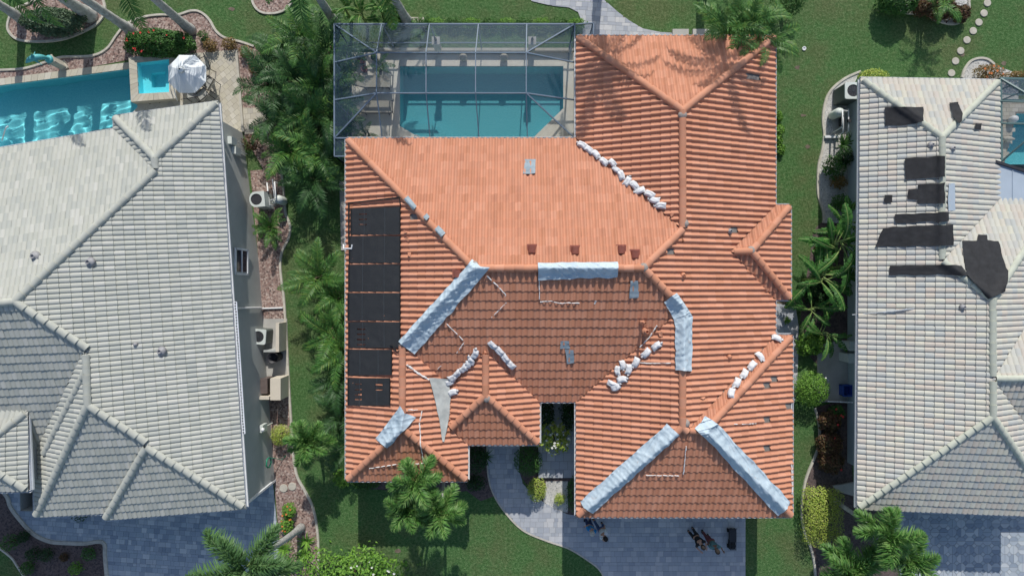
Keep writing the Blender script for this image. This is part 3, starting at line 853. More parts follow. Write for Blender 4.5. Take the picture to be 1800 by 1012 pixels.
for a, b in (((662, 93), (925, 93)), ((662, 164), (925, 164)), ((662, 93), (662, 164)), ((925, 93), (925, 164))): beam(cg, high(*a), high(*b))
for i, x in enumerate(xs_h):
    beam(cg, low(xs_l[i + 1], yt), high(x, yth)); beam(cg, high(x, ybh), low(xs_l[i + 1] + 1, yb))
    if 0 < i < 3: beam(cg, high(x, yth), high(x, ybh))
for a, b in (((588, 43), (662, 93)), ((1010, 43), (925, 93)), ((588, 243), (662, 164)), ((1010, 243), (925, 164)), ((588, 110), (662, 93)), ((588, 176), (662, 164)), ((1010, 110), (925, 93)), ((1010, 176), (925, 164))): beam(cg, low(*a), high(*b), .05)
for i in range(3): screen(cg, [high(xs_h[i], yth), high(xs_h[i + 1], yth), high(xs_h[i + 1], ybh), high(xs_h[i], ybh)])
for i in range(3):
    screen(cg, [low(xs_l[i + 1], yt), low(xs_l[i + 2], yt), high(xs_h[i + 1], yth), high(xs_h[i], yth)])
    screen(cg, [low(xs_l[i + 1], yb), low(xs_l[i + 2], yb), high(xs_h[i + 1], ybh), high(xs_h[i], ybh)])
screen(cg, [low(588, 43), low(671, 43), high(662, 93)]); screen(cg, [low(588, 243), low(671, 243), high(662, 164)])
screen(cg, [low(926, 43), low(1010, 43), high(925, 93)]); screen(cg, [low(926, 243), low(1010, 243), high(925, 164)])
screen(cg, [low(588, 43), high(662, 93), high(662, 164), low(588, 243)]); screen(cg, [low(1010, 43), high(925, 93), high(925, 164), low(1010, 243)])
# side walls: posts, rails, mesh
def cagewall(par, a, b, n, h=HL, mat='cage_metal'):
    A, B = P(*a, h), P(*b, h)
    for i in range(n + 1):
        p = A.lerp(B, i / n); beam(par, (p.x, p.y, .02), (p.x, p.y, h), .05, .05, 'post', mat)
    for z in (.06, .8): beam(par, (A.x, A.y, z), (B.x, B.y, z), .05, .05, 'rail', mat)
    for i in range(n):
        p, q = A.lerp(B, i / n), A.lerp(B, (i + 1) / n)
        screen(par, [(p.x, p.y, .06), (q.x, q.y, .06), (q.x, q.y, h), (p.x, p.y, h)])
cagewall(cg, (588, 43), (1010, 43), 5); cagewall(cg, (588, 43), (588, 243), 3); cagewall(cg, (1010, 43), (1010, 66), 1)
# side aisle by the house corner and the little wing beside the path
for a, b in (((588, 243), (588, 275)), ((588, 275), (614, 275)), ((614, 243), (614, 275))): beam(cg, low(*a), low(*b))
screen(cg, [low(588, 243), low(614, 243), low(614, 275), low(588, 275)]); cagewall(cg, (588, 243), (588, 275), 1); cagewall(cg, (588, 275), (612, 275), 1)
for a, b in (((1010, 43), (1043, 41)), ((1043, 41), (1043, 66)), ((1010, 66), (1043, 66))): beam(cg, low(*a), low(*b))
screen(cg, [low(1010, 43), low(1043, 41), low(1043, 66), low(1010, 66)]); cagewall(cg, (1010, 43), (1043, 41), 1); cagewall(cg, (1043, 41), (1043, 66), 1)
# cage at the right edge
plain('cage_green', (.10, .17, .17), .45, .1)
c2 = thing('pool_cage', 'corner of a dark green mesh screen cage at the right edge of the picture', 'screen enclosure', P(1780, 220))
for a, b in (((1758, 138), (1900, 142)), ((1758, 138), (1760, 284))): beam(c2, low(*a), low(*b), .09, .1, mat='cage_green')
for a, b in (((1758, 138), (1830, 180)), ((1760, 284), (1830, 225)), ((1758, 178), (1830, 180)), ((1758, 217), (1830, 218))): beam(c2, low(*a), high(*b), .06, mat='cage_green')
for a, b in (((1830, 180), (1830, 225)), ((1830, 180), (1920, 180)), ((1830, 225), (1920, 225))): beam(c2, high(*a), high(*b), .06, mat='cage_green')
screen(c2, [low(1758, 138), low(1900, 142), high(1920, 180), high(1830, 180)]); screen(c2, [low(1758, 138), high(1830, 180), high(1830, 225), low(1760, 284)]); screen(c2, [low(1760, 284), high(1830, 225), high(1920, 225), low(1900, 320)])
cagewall(c2, (1758, 138), (1900, 142), 3, HL, 'cage_green'); cagewall(c2, (1758, 138), (1760, 284), 3, HL, 'cage_green')
DK2 = [P2(*p) for p in [(1700, 175), (1900, 175), (1900, 330), (1700, 330)]]
pave('right_pool_deck', DK2, 'paver_tan', 'joint_tan', .3, .2, 0, z=.028, pattern='brick', seed=33, holes=[POOL_R], top=120)
# flat aluminium porch roof of the right house
fr = thing('porch_roof', 'flat pale blue metal porch roof at the right edge beside the pale tiles', 'roof', P(1770, 320))
zf = 2.98
fp = [P(x, y, zf) for x, y in [(1728, 279), (1760, 288), (1880, 327), (1880, 361), (1728, 361)]]
MB().prism([(p.x, p.y) for p in fp], zf - .12, zf, bottom=True).build('roof_panel', 'flat_roof', fr)
for x in (1728, 1780, 1832): MB().bar(P(x, 282 + (x - 1728) * .31, zf + .012), P(x, 360, zf + .012), .03, .03).build('seam', 'flat_roof', fr)
MB().bar(P(1728, 278, zf), P(1880, 326, zf), .12, .16).build('gutter', 'dark_metal', fr)
# ---------------------------------------------------------------- tarps, sandbags, felt, solar mats, vents
def m_tarp(name, c0, c1, print_=False):
    m, nt, b = newmat(name); f = texn(nt, 2.2, 5, .65)
    c = ramp(nt, [(.3, c0), (.7, c1)], f)
    if print_:                              # faint rows of printed marks on the sheet
        g = nt.nodes.new('ShaderNodeTexNoise'); g.inputs['Scale'].default_value = 5.5; g.inputs['Detail'].default_value = 1
        q = nt.nodes.new('ShaderNodeNewGeometry'); nt.links.new(q.outputs['Position'], g.inputs['Vector'])
        c = mixc(nt, ramp(nt, [(.68, (0, 0, 0)), (.72, (.35, .35, .35))], g.outputs[0]), c, (.42, .36, .33))
    nt.links.new(c, b.inputs['Base Color']); b.inputs['Roughness'].default_value = .68; b.inputs['Specular IOR Level'].default_value = .25
    bump(nt, b, texn(nt, 30, 3, .6), .12, .02)
m_tarp('tarp_blue', (.40, .50, .57), (.54, .64, .70), True); m_tarp('tape_blue', (.20, .26, .30), (.36, .43, .47)); m_tarp('membrane', (.36, .38, .36), (.58, .60, .56))
plain('bag_white', (.66, .67, .68), .75, .06, 12, 0, .3, 60)
plain('caulk', (.78, .77, .74), .8, .1, 20)
plain('vent_red', (.30, .10, .07), .7, .15)
plain('vent_lead', (.30, .30, .31), .6, .15)
def quadgrid(rf, q, nu, nv, off, wr, seed, name, mat, scale=2.2, thick=.0, droop=True):
    """a wrinkled sheet draped on the roof inside a pixel outline q = rows of left->right point lists"""
    m = MB(); g = []
    rows = len(q)
    for j in range(nv + 1):
        t = j / nv * (rows - 1); k = min(int(t), rows - 2); t -= k; row = []
        L0, L1 = q[k], q[k + 1]
        for i in range(nu + 1):
            s_ = i / nu * (len(L0) - 1); e = min(int(s_), len(L0) - 2); s_ -= e
            a = [L0[e][c] * (1 - s_) + L0[e + 1][c] * s_ for c in (0, 1)]; b = [L1[e][c] * (1 - s_) + L1[e + 1][c] * s_ for c in (0, 1)]
            px, py = a[0] * (1 - t) + b[0] * t, a[1] * (1 - t) + b[1] * t
            ed = min(i, nu - i) / nu; ej = min(j, nv - j) / nv
            if ed == 0 or ej == 0:
                px += noise.noise((px * .05, py * .05, seed)) * 2.2; py += noise.noise((px * .05, py * .05, seed + 5)) * 2.2
            h = rf.he + 1.5
            for _ in range(7):
                p = P(px, py, h); h = rf.drape(p.x, p.y) + off
            z = 0
            if wr:
                v = Vector((p.x, p.y, seed * 3.7)); u_, v_ = i / nu, j / nv
                for q_, (ang_, sx_, sy_, am_) in enumerate(((.5, .7, 4.2, 1.0), (-.7, .9, 5.0, .8), (1.35, .8, 3.4, .7), (.1, 2.4, 7.5, .4))):
                    ca, sa = math.cos(ang_ + seed), math.sin(ang_ + seed)
                    w_ = Vector(((p.x * ca + p.y * sa) * sx_, (-p.x * sa + p.y * ca) * sy_ * scale / 3.2, seed + q_ * 9.1))
                    r1 = max(0, 1 - abs(noise.noise(w_)) * 3.2)
                    z += wr * am_ * r1 ** 2 * (.35 + .65 * max(0, noise.noise(v * 1.1 + Vector((q_ * 5, 0, 0))) + .5))
                z *= .8
            row.append((p.x, p.y, p.z + z))
        g.append(row)
    m.add([p for r_ in g for p in r_], [(j * (nu + 1) + i, (j + 1) * (nu + 1) + i, (j + 1) * (nu + 1) + i + 1, j * (nu + 1) + i + 1) for j in range(nv) for i in range(nu)])
    return m.build(name, mat, None, smooth=True)
def interp(a, b, n): return [(a[0] + (b[0] - a[0]) * i / n, a[1] + (b[1] - a[1]) * i / n) for i in range(n + 1)]
def tarp(q, label, nu=40, nv=14, seed=1): return tag(quadgrid(RM, q, nu * 2, nv * 2, .10, .075, seed, 'roof_tarp', 'tarp_blue', 3.2), label, 'tarp', 'blue tarps over the roof ridges')
tarp([[(831, 456), (700, 600)], [(843, 468), (710, 609)], [(862, 470), (730, 622)]], 'long blue tarp over the diagonal hip beside the solar mats', 50, 16, 1)
tarp([[(946, 462), (1086, 460)], [(946, 474), (1086, 474)], [(947, 493), (1086, 487)]], 'blue tarp along the short level ridge at the centre of the orange roof', 36, 12, 2)
tarp([[(1189, 514), (1211, 546), (1217, 557), (1216, 650)], [(1178, 522), (1198, 548), (1202, 562), (1202, 651)], [(1167, 531), (1186, 563), (1187, 577), (1187, 650)]], 'bent blue tarp running down the right ridge to a square end', 44, 12, 3)
tarp([[(705, 712), (660, 770)], [(712, 725), (668, 779)], [(731, 733), (681, 788)]], 'short blue tarp on the small hip above the lower left gable', 20, 12, 4)
tarp([[(1172, 744), (1020, 880)], [(1184, 754), (1026, 892)], [(1194, 765), (1042, 902)]], 'long blue tarp over the left hip of the roof above the driveway', 50, 14, 5)
tarp([[(1240, 730), (1262, 745), (1390, 882)], [(1230, 742), (1247, 757), (1384, 893)], [(1221, 753), (1242, 772), (1366, 905)]], 'long blue tarp over the right hip of the roof above the driveway', 54, 14, 6)
def patch(q, label, mat='tape_blue', off=.085, wr=.03, nu=14, nv=12, seed=9, rf=None, cat='patch', name='roof_patch', grp=None): return tag(quadgrid(rf or RM, q, nu, nv, off, wr, seed, name, mat, 4), label, cat, grp)
G1 = 'small grey blue patches taped on the orange roof'
patch([[(923, 280), (942, 280)], [(921, 292), (942, 292)], [(920, 305), (941, 305)]], 'small torn grey blue patch on the bright rear slope', seed=11, grp=G1)
patch([[(1107, 493), (1122, 493)], [(1107, 525), (1123, 524)]], 'narrow upright grey blue patch below the ridge tarp', seed=12, grp=G1)
patch([[(985, 599), (1000, 599)], [(985, 614), (1003, 613)]], 'upper half of the stepped grey patch in the middle of the front slope', seed=13, grp=G1)
patch([[(993, 614), (1009, 614)], [(996, 639), (1009, 639)]], 'lower half of the stepped grey patch in the middle of the front slope', seed=14, grp=G1)
patch([[(718, 345), (733, 362)], [(711, 351), (726, 369)]], 'upper of three grey blue wraps on the hip above the solar mats', off=.12, seed=15, grp=G1)
patch([[(749, 375), (755, 381)], [(743, 381), (749, 387)]], 'smallest of three grey blue wraps on the hip above the solar mats', off=.12, seed=16, grp=G1)
patch([[(771, 397), (783, 410)], [(764, 404), (775, 417)]], 'lower of three grey blue wraps on the hip above the solar mats', off=.12, seed=17, grp=G1)
patch([[(755, 664), (788, 665)], [(764, 700), (794, 697)], [(773, 745), (788, 740)], [(778, 775), (781, 776)]], 'torn pale membrane bared in the valley between the two front gables', 'membrane', .11, .04, 14, 24, 18)
# felt patches of the right house
G2 = 'black felt patches on the pale tile roof'
def felt(q, label, seed, nu=24, nv=10): patch(q, label, 'felt', .115, .02, nu, nv, seed, RR, 'patch', 'felt_patch', G2)
felt([[(1556, 189), (1590, 187), (1623, 188)], [(1555, 221), (1590, 221), (1624, 213)]], 'black felt patch over the upper left hip of the pale roof', 21)
felt([[(1669, 179), (1684, 180)], [(1674, 204), (1692, 200)], [(1685, 217), (1690, 214)]], 'small bent black felt patch over the upper right hip of the pale roof', 22, 10, 12)
felt([[(1590, 279), (1645, 275), (1661, 274)], [(1591, 315), (1640, 312), (1661, 312)]], 'uppermost square black felt patch beside the ridge', 23)
felt([[(1613, 325), (1661, 321)], [(1612, 358), (1661, 358)]], 'square black felt patch left of the pale blue strip', 24)
felt([[(1596, 333), (1614, 333)], [(1596, 351), (1614, 351)]], 'small black felt flap left of the square black patch', 25, 8, 8)
felt([[(1554, 343), (1568, 343)], [(1554, 356), (1568, 356)]], 'single tile sized black felt square near the gutter', 26, 6, 6)
felt([[(1573, 377), (1667, 372)], [(1573, 392), (1667, 389)]], 'narrow black felt strip between two larger black patches', 27)
felt([[(1553, 401), (1600, 397), (1675, 395)], [(1538, 434), (1600, 432), (1676, 432)]], 'widest black felt patch across the pale roof', 28, 30, 10)
felt([[(1564, 467), (1640, 466), (1690, 466)], [(1563, 484), (1640, 483), (1702, 484)]], 'long low black felt strip reaching the large black patch', 29, 30, 8)
felt([[(1691, 423), (1723, 422), (1755, 423)], [(1696, 462), (1730, 460), (1768, 470)], [(1700, 482), (1735, 500), (1773, 476)], [(1717, 503), (1737, 526), (1768, 512)]], 'large black felt patch over the joining hips of the pale roof', 30, 26, 20)
felt([[(1718, 412), (1736, 412)], [(1718, 424), (1736, 424)]], 'black felt tab on top of the large black patch', 31, 6, 6)
felt([[(1714, 217), (1725, 217)], [(1714, 229), (1725, 229)]], 'tiny black felt square near the cage side of the pale roof', 32, 6, 6)
tag(quadgrid(RR, [[(1667, 322), (1679, 322)], [(1667, 370), (1679, 370)]], 4, 10, .09, .0, 3, 'roof_vent', 'flat_roof'), 'pale blue metal vent strip beside the ridge of the pale roof', 'vent')

# ---- sandbags
def bag_mesh(seed, lx=.215, ly=.14, hz=.075):
    m = MB(); rr = random.Random(seed); n = 9; g = {}
    bend = rr.uniform(-.12, .12)
    for sd in (1, -1):
        vs = []; fs = []
        for j in range(n + 1):
            for i in range(n + 1):
                u, v = 2 * i / n - 1, 2 * j / n - 1
                ez = ((1 - u ** 4) * (1 - v ** 4)) ** .55
                tx = lx * u * (1 - .10 * v * v) * (1.0 + .10 * abs(u * v)); ty = ly * v * (1 - .16 * (u * u) + .10 * abs(u) ** 5) + bend * u * u * .5
                q = Vector((u * 2.1 + seed * 3, v * 1.6, sd * .4)); wr = noise.noise(q * 1.3) * .035 + max(0, .5 - abs(noise.noise(q * 2.6))) * .03
                vs.append((tx + noise.noise(q + Vector((9, 0, 0))) * .02, ty + noise.noise(q + Vector((0, 7, 0))) * .02, sd * hz * ez * (1.25 if sd > 0 else .8) + wr * (ez + .25)))
        for j in range(n):
            for i in range(n):
                f = (j * (n + 1) + i, j * (n + 1) + i + 1, (j + 1) * (n + 1) + i + 1, (j + 1) * (n + 1) + i); fs.append(f if sd > 0 else f[::-1])
        m.add(vs, fs)
    nk = [(lx * .92, bend * .5, .0), (lx * 1.06, bend * .5 + .01, .01), (lx * 1.28, bend * .5 + rr.uniform(-.05, .05), .035)]
    m.tube(nk, [.055, .026, .07], 7)
    return m.mesh('sandbag', 'bag_white', True)
BAGS = [bag_mesh(s_) for s_ in (1, 2, 3, 4, 5)]
def bags(rows, where, grp):
    n = len(rows)
    for i, r_ in enumerate(rows):
        px, py, ang = r_[:3]; sc_ = r_[3] if len(r_) > 3 else 1.0
        p = RM.surf(px, py, 0); h = RM.drape(p.x, p.y); e = .15
        gx = (RM.h(p.x + e, p.y) - RM.h(p.x - e, p.y)) / (2 * e); gy = (RM.h(p.x, p.y + e) - RM.h(p.x, p.y - e)) / (2 * e)
        nrm = Vector((-gx, -gy, 1)).normalized()
        o = bpy.data.objects.new('sandbag', R.choice(BAGS)); COL.objects.link(o)
        q = Vector((0, 0, 1)).rotation_difference(nrm).to_matrix().to_4x4()
        o.matrix_basis = Matrix.Translation((p.x, p.y, max(h, p.z) + .12)) @ q @ Matrix.Rotation(math.radians(ang) + R.uniform(-.3, .3) + (PI if R.random() < .5 else 0), 4, 'Z') @ Matrix.Rotation(R.uniform(-.3, .3), 4, 'X') @ Matrix.Diagonal((sc_, sc_, sc_, 1))
        which = ('topmost' if i == 0 else 'lowest' if i == n - 1 else ORD[i] + ' from the top')
        tag(o, 'white sandbag, %s of the %s' % (which, where), 'sandbag', grp)
bags([(1023, 256, -25), (1035, 264, -35), (1047, 272, -40), (1061, 285, -40), (1076, 287, -45, .9), (1082, 299, -50, .85), (1091, 309, -65), (1102, 320, 60), (1114, 326, -60), (1124, 336, 10), (1141, 342, -30), (1149, 353, -15), (1160, 362, 10)], 'row below the screened pool', 'sandbags in the rear valley')
bags([(866, 606, -55), (878, 617, -50), (888, 629, -45), (898, 641, -50)], 'short row right of the front ridge', 'sandbags right of the front ridge')
bags([(836, 622, 55), (829, 634, -70), (816, 647, 50), (824, 640, 75, .9), (805, 655, 40), (797, 663, 45), (791, 672, 10, .85), (796, 688, 25)], 'row left of the front ridge', 'sandbags left of the front ridge')
bags([(1152, 607, 45), (1135, 620, 35)], 'pair between the grey vents and the bent tarp', 'pair of sandbags by the bent tarp')
bags([(1117, 636, 50), (1094, 640, -70, .9), (1105, 648, 80), (1084, 650, -75, .9), (1092, 665, 15), (1075, 674, -30), (1082, 680, 30)], 'cluster on the front slope', 'sandbag cluster at the front slope')
bags([(1363, 593, -5), (1334, 625, -65), (1320, 641, 35), (1307, 656, 40), (1294, 671, 55), (1283, 689, 80)], 'row on the right front hip', 'sandbags along the right hip')
# ---- caulk lines left by earlier repairs
def caulk(pts, label, r=.022):
    q = [RM.surf(*p) for p in pts]; out = []
    for a, b in zip(q[:-1], q[1:]):
        k = max(2, int((b - a).length / .08))
        for i in range(k):
            p = a.lerp(b, i / k); out.append((p.x + R.uniform(-.012, .012), p.y + R.uniform(-.012, .012), RM.drape(p.x, p.y) + .075 + R.uniform(-.015, .01)))
    tag(MB().tube(out, [r * R.uniform(.6, 1.3) for _ in out], 5).build('caulk_line', 'caulk'), label, 'caulk', 'white caulk lines on the orange roof')
caulk([(948, 492), (948, 529)], 'straight white caulk line hanging from the left end of the ridge tarp')
caulk([(949, 530), (968, 529), (984, 533), (1000, 532), (1022, 533)], 'wavy white caulk line across the upper front slope')
caulk([(856, 485), (872, 500), (889, 518), (886, 526)], 'white hooked caulk line right of the diagonal tarp', .028)
caulk([(785, 568), (800, 583), (817, 600)], 'white caulk line slanting down from the diagonal tarp')
caulk([(817, 600), (801, 623)], 'white caulk line slanting back from the tip of another')
caulk([(716, 640), (735, 655), (757, 668)], 'thick white caulk line above the torn membrane', .045)
caulk([(1154, 572), (1140, 593), (1122, 612)], 'white caulk line slanting beside the pipe vents', .028)
caulk([(1125, 637), (1150, 638), (1184, 637)], 'level white caulk line left of the bent tarp end')
caulk([(718, 719), (742, 720), (738, 745), (742, 790), (745, 813), (720, 815)], 'long white caulk line bending down the lower left gable', .025)
caulk([(650, 822), (675, 818), (708, 813)], 'wavy white caulk line on the lower left gable')
caulk([(1205, 783), (1203, 810), (1200, 835)], 'upright white caulk line on the roof face above the driveway')
caulk([(1135, 834), (1160, 834), (1198, 835)], 'dotted level white caulk line above the driveway')
caulk([(1285, 745), (1330, 743)], 'short white caulk line on the right slope above the driveway')
caulk([(1390, 812), (1391, 845), (1391, 870)], 'white caulk line at the right gutter beside the tarp end', .03)
caulk([(890, 532), (874, 548), (862, 560)], 'faint dotted white caulk line on the upper left of the front slope', .016)
caulk([(1047, 528), (1044, 538)], 'tiny white caulk mark at the end of the wavy line', .04)
caulk([(768, 650), (778, 640)], 'tiny slanted white caulk mark above the torn membrane', .02)
# ---- solar mats
sm_y = [(363, 412, 617, 703), (415, 462, 614, 703), (465, 512, 613, 703), (515, 563, 612, 703), (566, 611, 613, 703), (614, 659, 612, 688), (664, 712, 612, 685)]
nm = ['topmost', 'second', 'third', 'fourth', 'fifth', 'sixth', 'lowest']
def m_solar():
    m, nt, b = newmat('solar_mat'); w_ = nt.nodes.new('ShaderNodeTexWave'); w_.bands_direction = 'Y'; w_.inputs['Scale'].default_value = 9
    g = nt.nodes.new('ShaderNodeNewGeometry'); nt.links.new(g.outputs['Position'], w_.inputs['Vector'])
    c = ramp(nt, [(0, (.012, .013, .015)), (1, (.026, .028, .032))], w_.outputs['Fac'])
    nt.links.new(mixc(nt, ramp(nt, [(.5, (0, 0, 0)), (.8, (.4, .4, .4))], texn(nt, 1.5, 4)), c, (.04, .042, .045)), b.inputs['Base Color']); b.inputs['Roughness'].default_value = .55
    bump(nt, b, w_.outputs['Fac'], .5, .02)
m_solar()
for k, (y0, y1, x0, x1) in enumerate(sm_y):
    c = RM.surf((x0 + x1) / 2, (y0 + y1) / 2)
    t = thing('solar_mat', '%s black solar mat on the left slope, counted from the top' % nm[k], 'solar panel', c, 0, 'black solar mats on the left slope')
    off = .115; dy = 4 if k == 0 else 0
    q = [[RM.surf(x0, y0 + dy, off), RM.surf(x1, y0, off)], [RM.surf(x0, y1, off), RM.surf(x1, y1, off)]]
    # slots torn into some of the mats
    slots = []
    if k == 0: slots = [(636, 377 + 9 * i) for i in range(3)]
    if k == 4: slots = [(633, 578 + 9 * i) for i in range(4)]
    if k == 6: slots = [(631, 675 + 9 * i) for i in range(4)] + [(667, 676 + 9 * i) for i in range(2)]
    m = MB(); nx, ny = 12, 20
    def bl(u, v):
        p = q[0][0].lerp(q[0][1], u).lerp(q[1][0].lerp(q[1][1], u), v); return p + Vector((0, 0, .012 * noise.noise(Vector((p.x * 3, p.y * 3, k)))))
    for i in range(nx):
        for j in range(ny):
            a = bl(i / nx, j / ny); mid_ = bl((i + .5) / nx, (j + .5) / ny); kx = F / (D - mid_.z); mx_, my_ = CX + mid_.x * kx, CY - mid_.y * kx
            if any(abs(mx_ - sx) < 7 and abs(my_ - sy) < 1.4 for sx, sy in slots): continue
            m.add([bl(i / nx, j / ny), bl(i / nx, (j + 1) / ny), bl((i + 1) / nx, (j + 1) / ny), bl((i + 1) / nx, j / ny)], [(0, 1, 2, 3)])
    mo = m.build('collector', 'solar_mat', t)
    for u in (0, 1):
        MB().tube([bl(u, 0) + Vector((0, 0, .01)), bl(u, 1) + Vector((0, 0, .01))], .03, 8).build('header_pipe', 'black_rubber', t)
    for u in (.28, .7):
        MB().bar(bl(u, 0) + Vector((0, 0, .008)), bl(u, 1) + Vector((0, 0, .008)), .012, .008).build('strap', 'grille_metal', t)
pp = [RM.surf(612, 357, .13), RM.surf(702, 347, .13), RM.surf(704, 362, .13)]
tag(MB().tube(pp, .03, 8).build('solar_pipe', 'black_rubber'), 'thin black pipe above the topmost solar mat', 'pipe')
pp = [RM.surf(613, 358, .14), RM.surf(613, 430, .14)]
tag(MB().tube(pp, .035, 8).build('solar_pipe', 'black_rubber'), 'black pipe along the gutter left of the two top solar mats', 'pipe')
pp = [RM.surf(619, 430, .14), RM.surf(618, 437, .14), P(604, 437, 3.3), P(604, 430, 3.2)]
tag(MB().tube(pp, .035, 8).build('pool_pipe', 'white_plastic'), 'white plastic pipe elbow at the left gutter below the top solar mat', 'pipe')
pp = [RM.surf(686, 607, .16), RM.surf(690, 607, .2), RM.surf(697, 618, .16), RM.surf(703, 616, .14)]
tag(MB().tube(pp, .03, 8).build('solar_pipe', 'black_rubber'), 'bent black pipe at the corner of the fifth solar mat', 'pipe')
# ---- vents
def box_vent(px, py, label, rf=RM, mat='vent_red', s_=.30):
    p = rf.surf(px, py, .05); t = thing('roof_vent', label, 'vent', p, 0, 'small box vents on the orange roof')
    m = MB(); k = 8; prof = [(-s_ / 2 + s_ * i / k, .10 * math.sin(PI * i / k) ** .6 + .06) for i in range(k + 1)]
    for e in range(k):
        a, b = prof[e], prof[e + 1]; m.add([(a[0], -s_ * .5, a[1]), (b[0], -s_ * .5, b[1]), (b[0], s_ * .5, b[1] + .06), (a[0], s_ * .5, a[1] + .06)], [(0, 1, 2, 3)])
    m.add([(x, s_ * .5, z + .06) for x, z in prof] + [(s_ / 2, s_ * .5, -.05), (-s_ / 2, s_ * .5, -.05)], [list(range(k + 2))])
    m.add([(x, -s_ * .5, z) for x, z in prof] + [(s_ / 2, -s_ * .5, -.05), (-s_ / 2, -s_ * .5, -.05)], [list(range(k + 1, -1, -1))])
    for sx in (-1, 1): m.add([(sx * s_ / 2, -s_ / 2, -.05), (sx * s_ / 2, s_ / 2, -.05), (sx * s_ / 2, s_ / 2, .12), (sx * s_ / 2, -s_ / 2, .06)], [(0, 1, 2, 3)])
    part('hood', m.mesh('hood', mat), t)
    part('flange', MB().box((0, .02, -.02), (s_ * 1.4, s_ * 1.3, .02)).mesh('flange', mat), t)
for x, y, l in ((935, 438, 'leftmost dark red box vent above the ridge tarp'), (1011, 440, 'dark red box vent above the middle of the ridge tarp'), (1092, 439, 'dark red box vent right of the ridge tarp, upper of two'), (1116, 447, 'dark red box vent nearest the right end of the ridge'), (804, 481, 'dark red box vent tucked beside the diagonal tarp')): box_vent(x, y, l)
def pipe_vent(px, py, label, h_=.45, r=.05, rf=RM, mat='terracotta'):
    p = rf.surf(px, py); t = thing('vent_pipe', label, 'vent', p, 0, 'vent pipes on the roofs')
    part('pipe', MB().lathe([(r, -.1), (r, h_), (r * .8, h_), (r * .8, h_ - .1)], n=12).mesh('pipe', mat, True), t)
    part('collar', MB().lathe([(r * 2.6, .05), (r * 1.6, .12), (r * 1.05, .16)], n=12).mesh('collar', mat, True), t)
pipe_vent(1128, 566, 'upper reddish vent pipe casting a shadow on the front slope', .7); pipe_vent(1134, 582, 'lower reddish vent pipe on the front slope', .4, .08)
pipe_vent(1200, 484, 'short pipe vent on the right slope below the level ridge', .22); pipe_vent(1282, 407, 'short pale pipe vent near the right side gable', .25, .05, RM, 'vent_lead')
pipe_vent(1281, 627, 'short pipe vent right of the bent tarp', .15, .05)
for x, y, l in ((64, 451, 'round pale vent on the flat lit slope of the grey roof'), (160, 461, 'pale square vent at the centre of the grey roof'), (285, 617, 'dark mouthed vent low on the striped grey slope'), (240, 605, 'tiny vent stub on the striped grey slope')): pipe_vent(x, y, l, .22 if x != 240 else .12, .09 if x != 240 else .04, RL, 'vent_lead')
for x, y, l in ((1635, 256, 'small vent near the upper ridge of the pale roof'), (1690, 540, 'vent stub near the middle ridge of the pale roof'), (1672, 262, 'tiny vent right of the upper ridge of the pale roof')): pipe_vent(x, y, l, .2, .06, RR, 'vent_lead')
# broken tile bits lying on the roof
tm2 = MB(); tm2.add([(0, 0, .01), (.2, .02, .03), (.16, .15, .02), (.03, .12, .04)], [(0, 1, 2, 3)]); tm2.add([(0, 0, -.02), (.2, .02, 0), (.16, .15, -.01), (.03, .12, 0.01), (0, 0, .01), (.2, .02, .03), (.16, .15, .02), (.03, .12, .04)], [(3, 2, 1, 0), (0, 1, 5, 4), (1, 2, 6, 5), (2, 3, 7, 6), (3, 0, 4, 7)])
tme = tm2.mesh('tile_shard', 'terracotta')
SHARDS = [(1363, 500, 'in the littered valley of the right side gable, upper one'), (1352, 507, 'in the littered valley of the right side gable, left one'), (1366, 513, 'in the littered valley of the right side gable, lowest one'), (1240, 698, 'left of the row on the right front hip'), (1165, 592, 'above the pair of sandbags by the bent tarp'), (712, 420, 'right of the second solar mat, lower'), (716, 406, 'right of the topmost solar mat, upper'), (722, 452, 'right of the third solar mat'), (755, 395, 'below the wrapped hip above the solar mats'), (1180, 382, 'at the lower end of the rear sandbag row'), (746, 560, 'left of the diagonal tarp'), (1326, 642, 'just right of the right front hip')]
for i, (x, y, wl) in enumerate(SHARDS):
    o = bpy.data.objects.new('tile_shard', tme); COL.objects.link(o); o.location = RM.surf(x, y, .09); o.rotation_euler = (R.uniform(-.5, .5), R.uniform(-.5, .5), R.uniform(0, 6)); o.scale = (R.uniform(.7, 1.3),) * 3
    tag(o, 'loose orange tile shard ' + wl, 'tile shard', 'loose tile shards on the orange roof')
# ---------------------------------------------------------------- vegetation
def leafmat(name, cols, trans=.25, rough=.5, spec=.35): return tinted(name, even(cols), rough, 3, .15, [c * .6 for c in cols[0]], 0, 40, trans, spec)
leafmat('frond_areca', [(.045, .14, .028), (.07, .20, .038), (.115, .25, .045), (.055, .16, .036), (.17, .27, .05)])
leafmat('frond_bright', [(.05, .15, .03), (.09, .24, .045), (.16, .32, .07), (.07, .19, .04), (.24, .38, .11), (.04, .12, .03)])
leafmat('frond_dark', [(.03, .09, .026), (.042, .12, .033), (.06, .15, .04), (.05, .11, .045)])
leafmat('frond_foxtail', [(.07, .16, .05), (.10, .21, .065), (.13, .25, .085), (.085, .18, .06), (.17, .28, .11)])
leafmat('banana_leaf', [(.05, .17, .03), (.07, .21, .035), (.045, .14, .03), (.09, .24, .045)], .3, .55, .3)
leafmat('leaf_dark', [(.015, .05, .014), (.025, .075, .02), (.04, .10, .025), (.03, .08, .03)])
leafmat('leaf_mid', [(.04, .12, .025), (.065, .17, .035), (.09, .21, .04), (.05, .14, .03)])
leafmat('leaf_bright', [(.10, .24, .03), (.15, .32, .045), (.22, .40, .06), (.12, .28, .04)])
leafmat('leaf_lime', [(.26, .38, .06), (.40, .50, .08), (.52, .58, .12), (.22, .34, .05), (.60, .62, .20)])
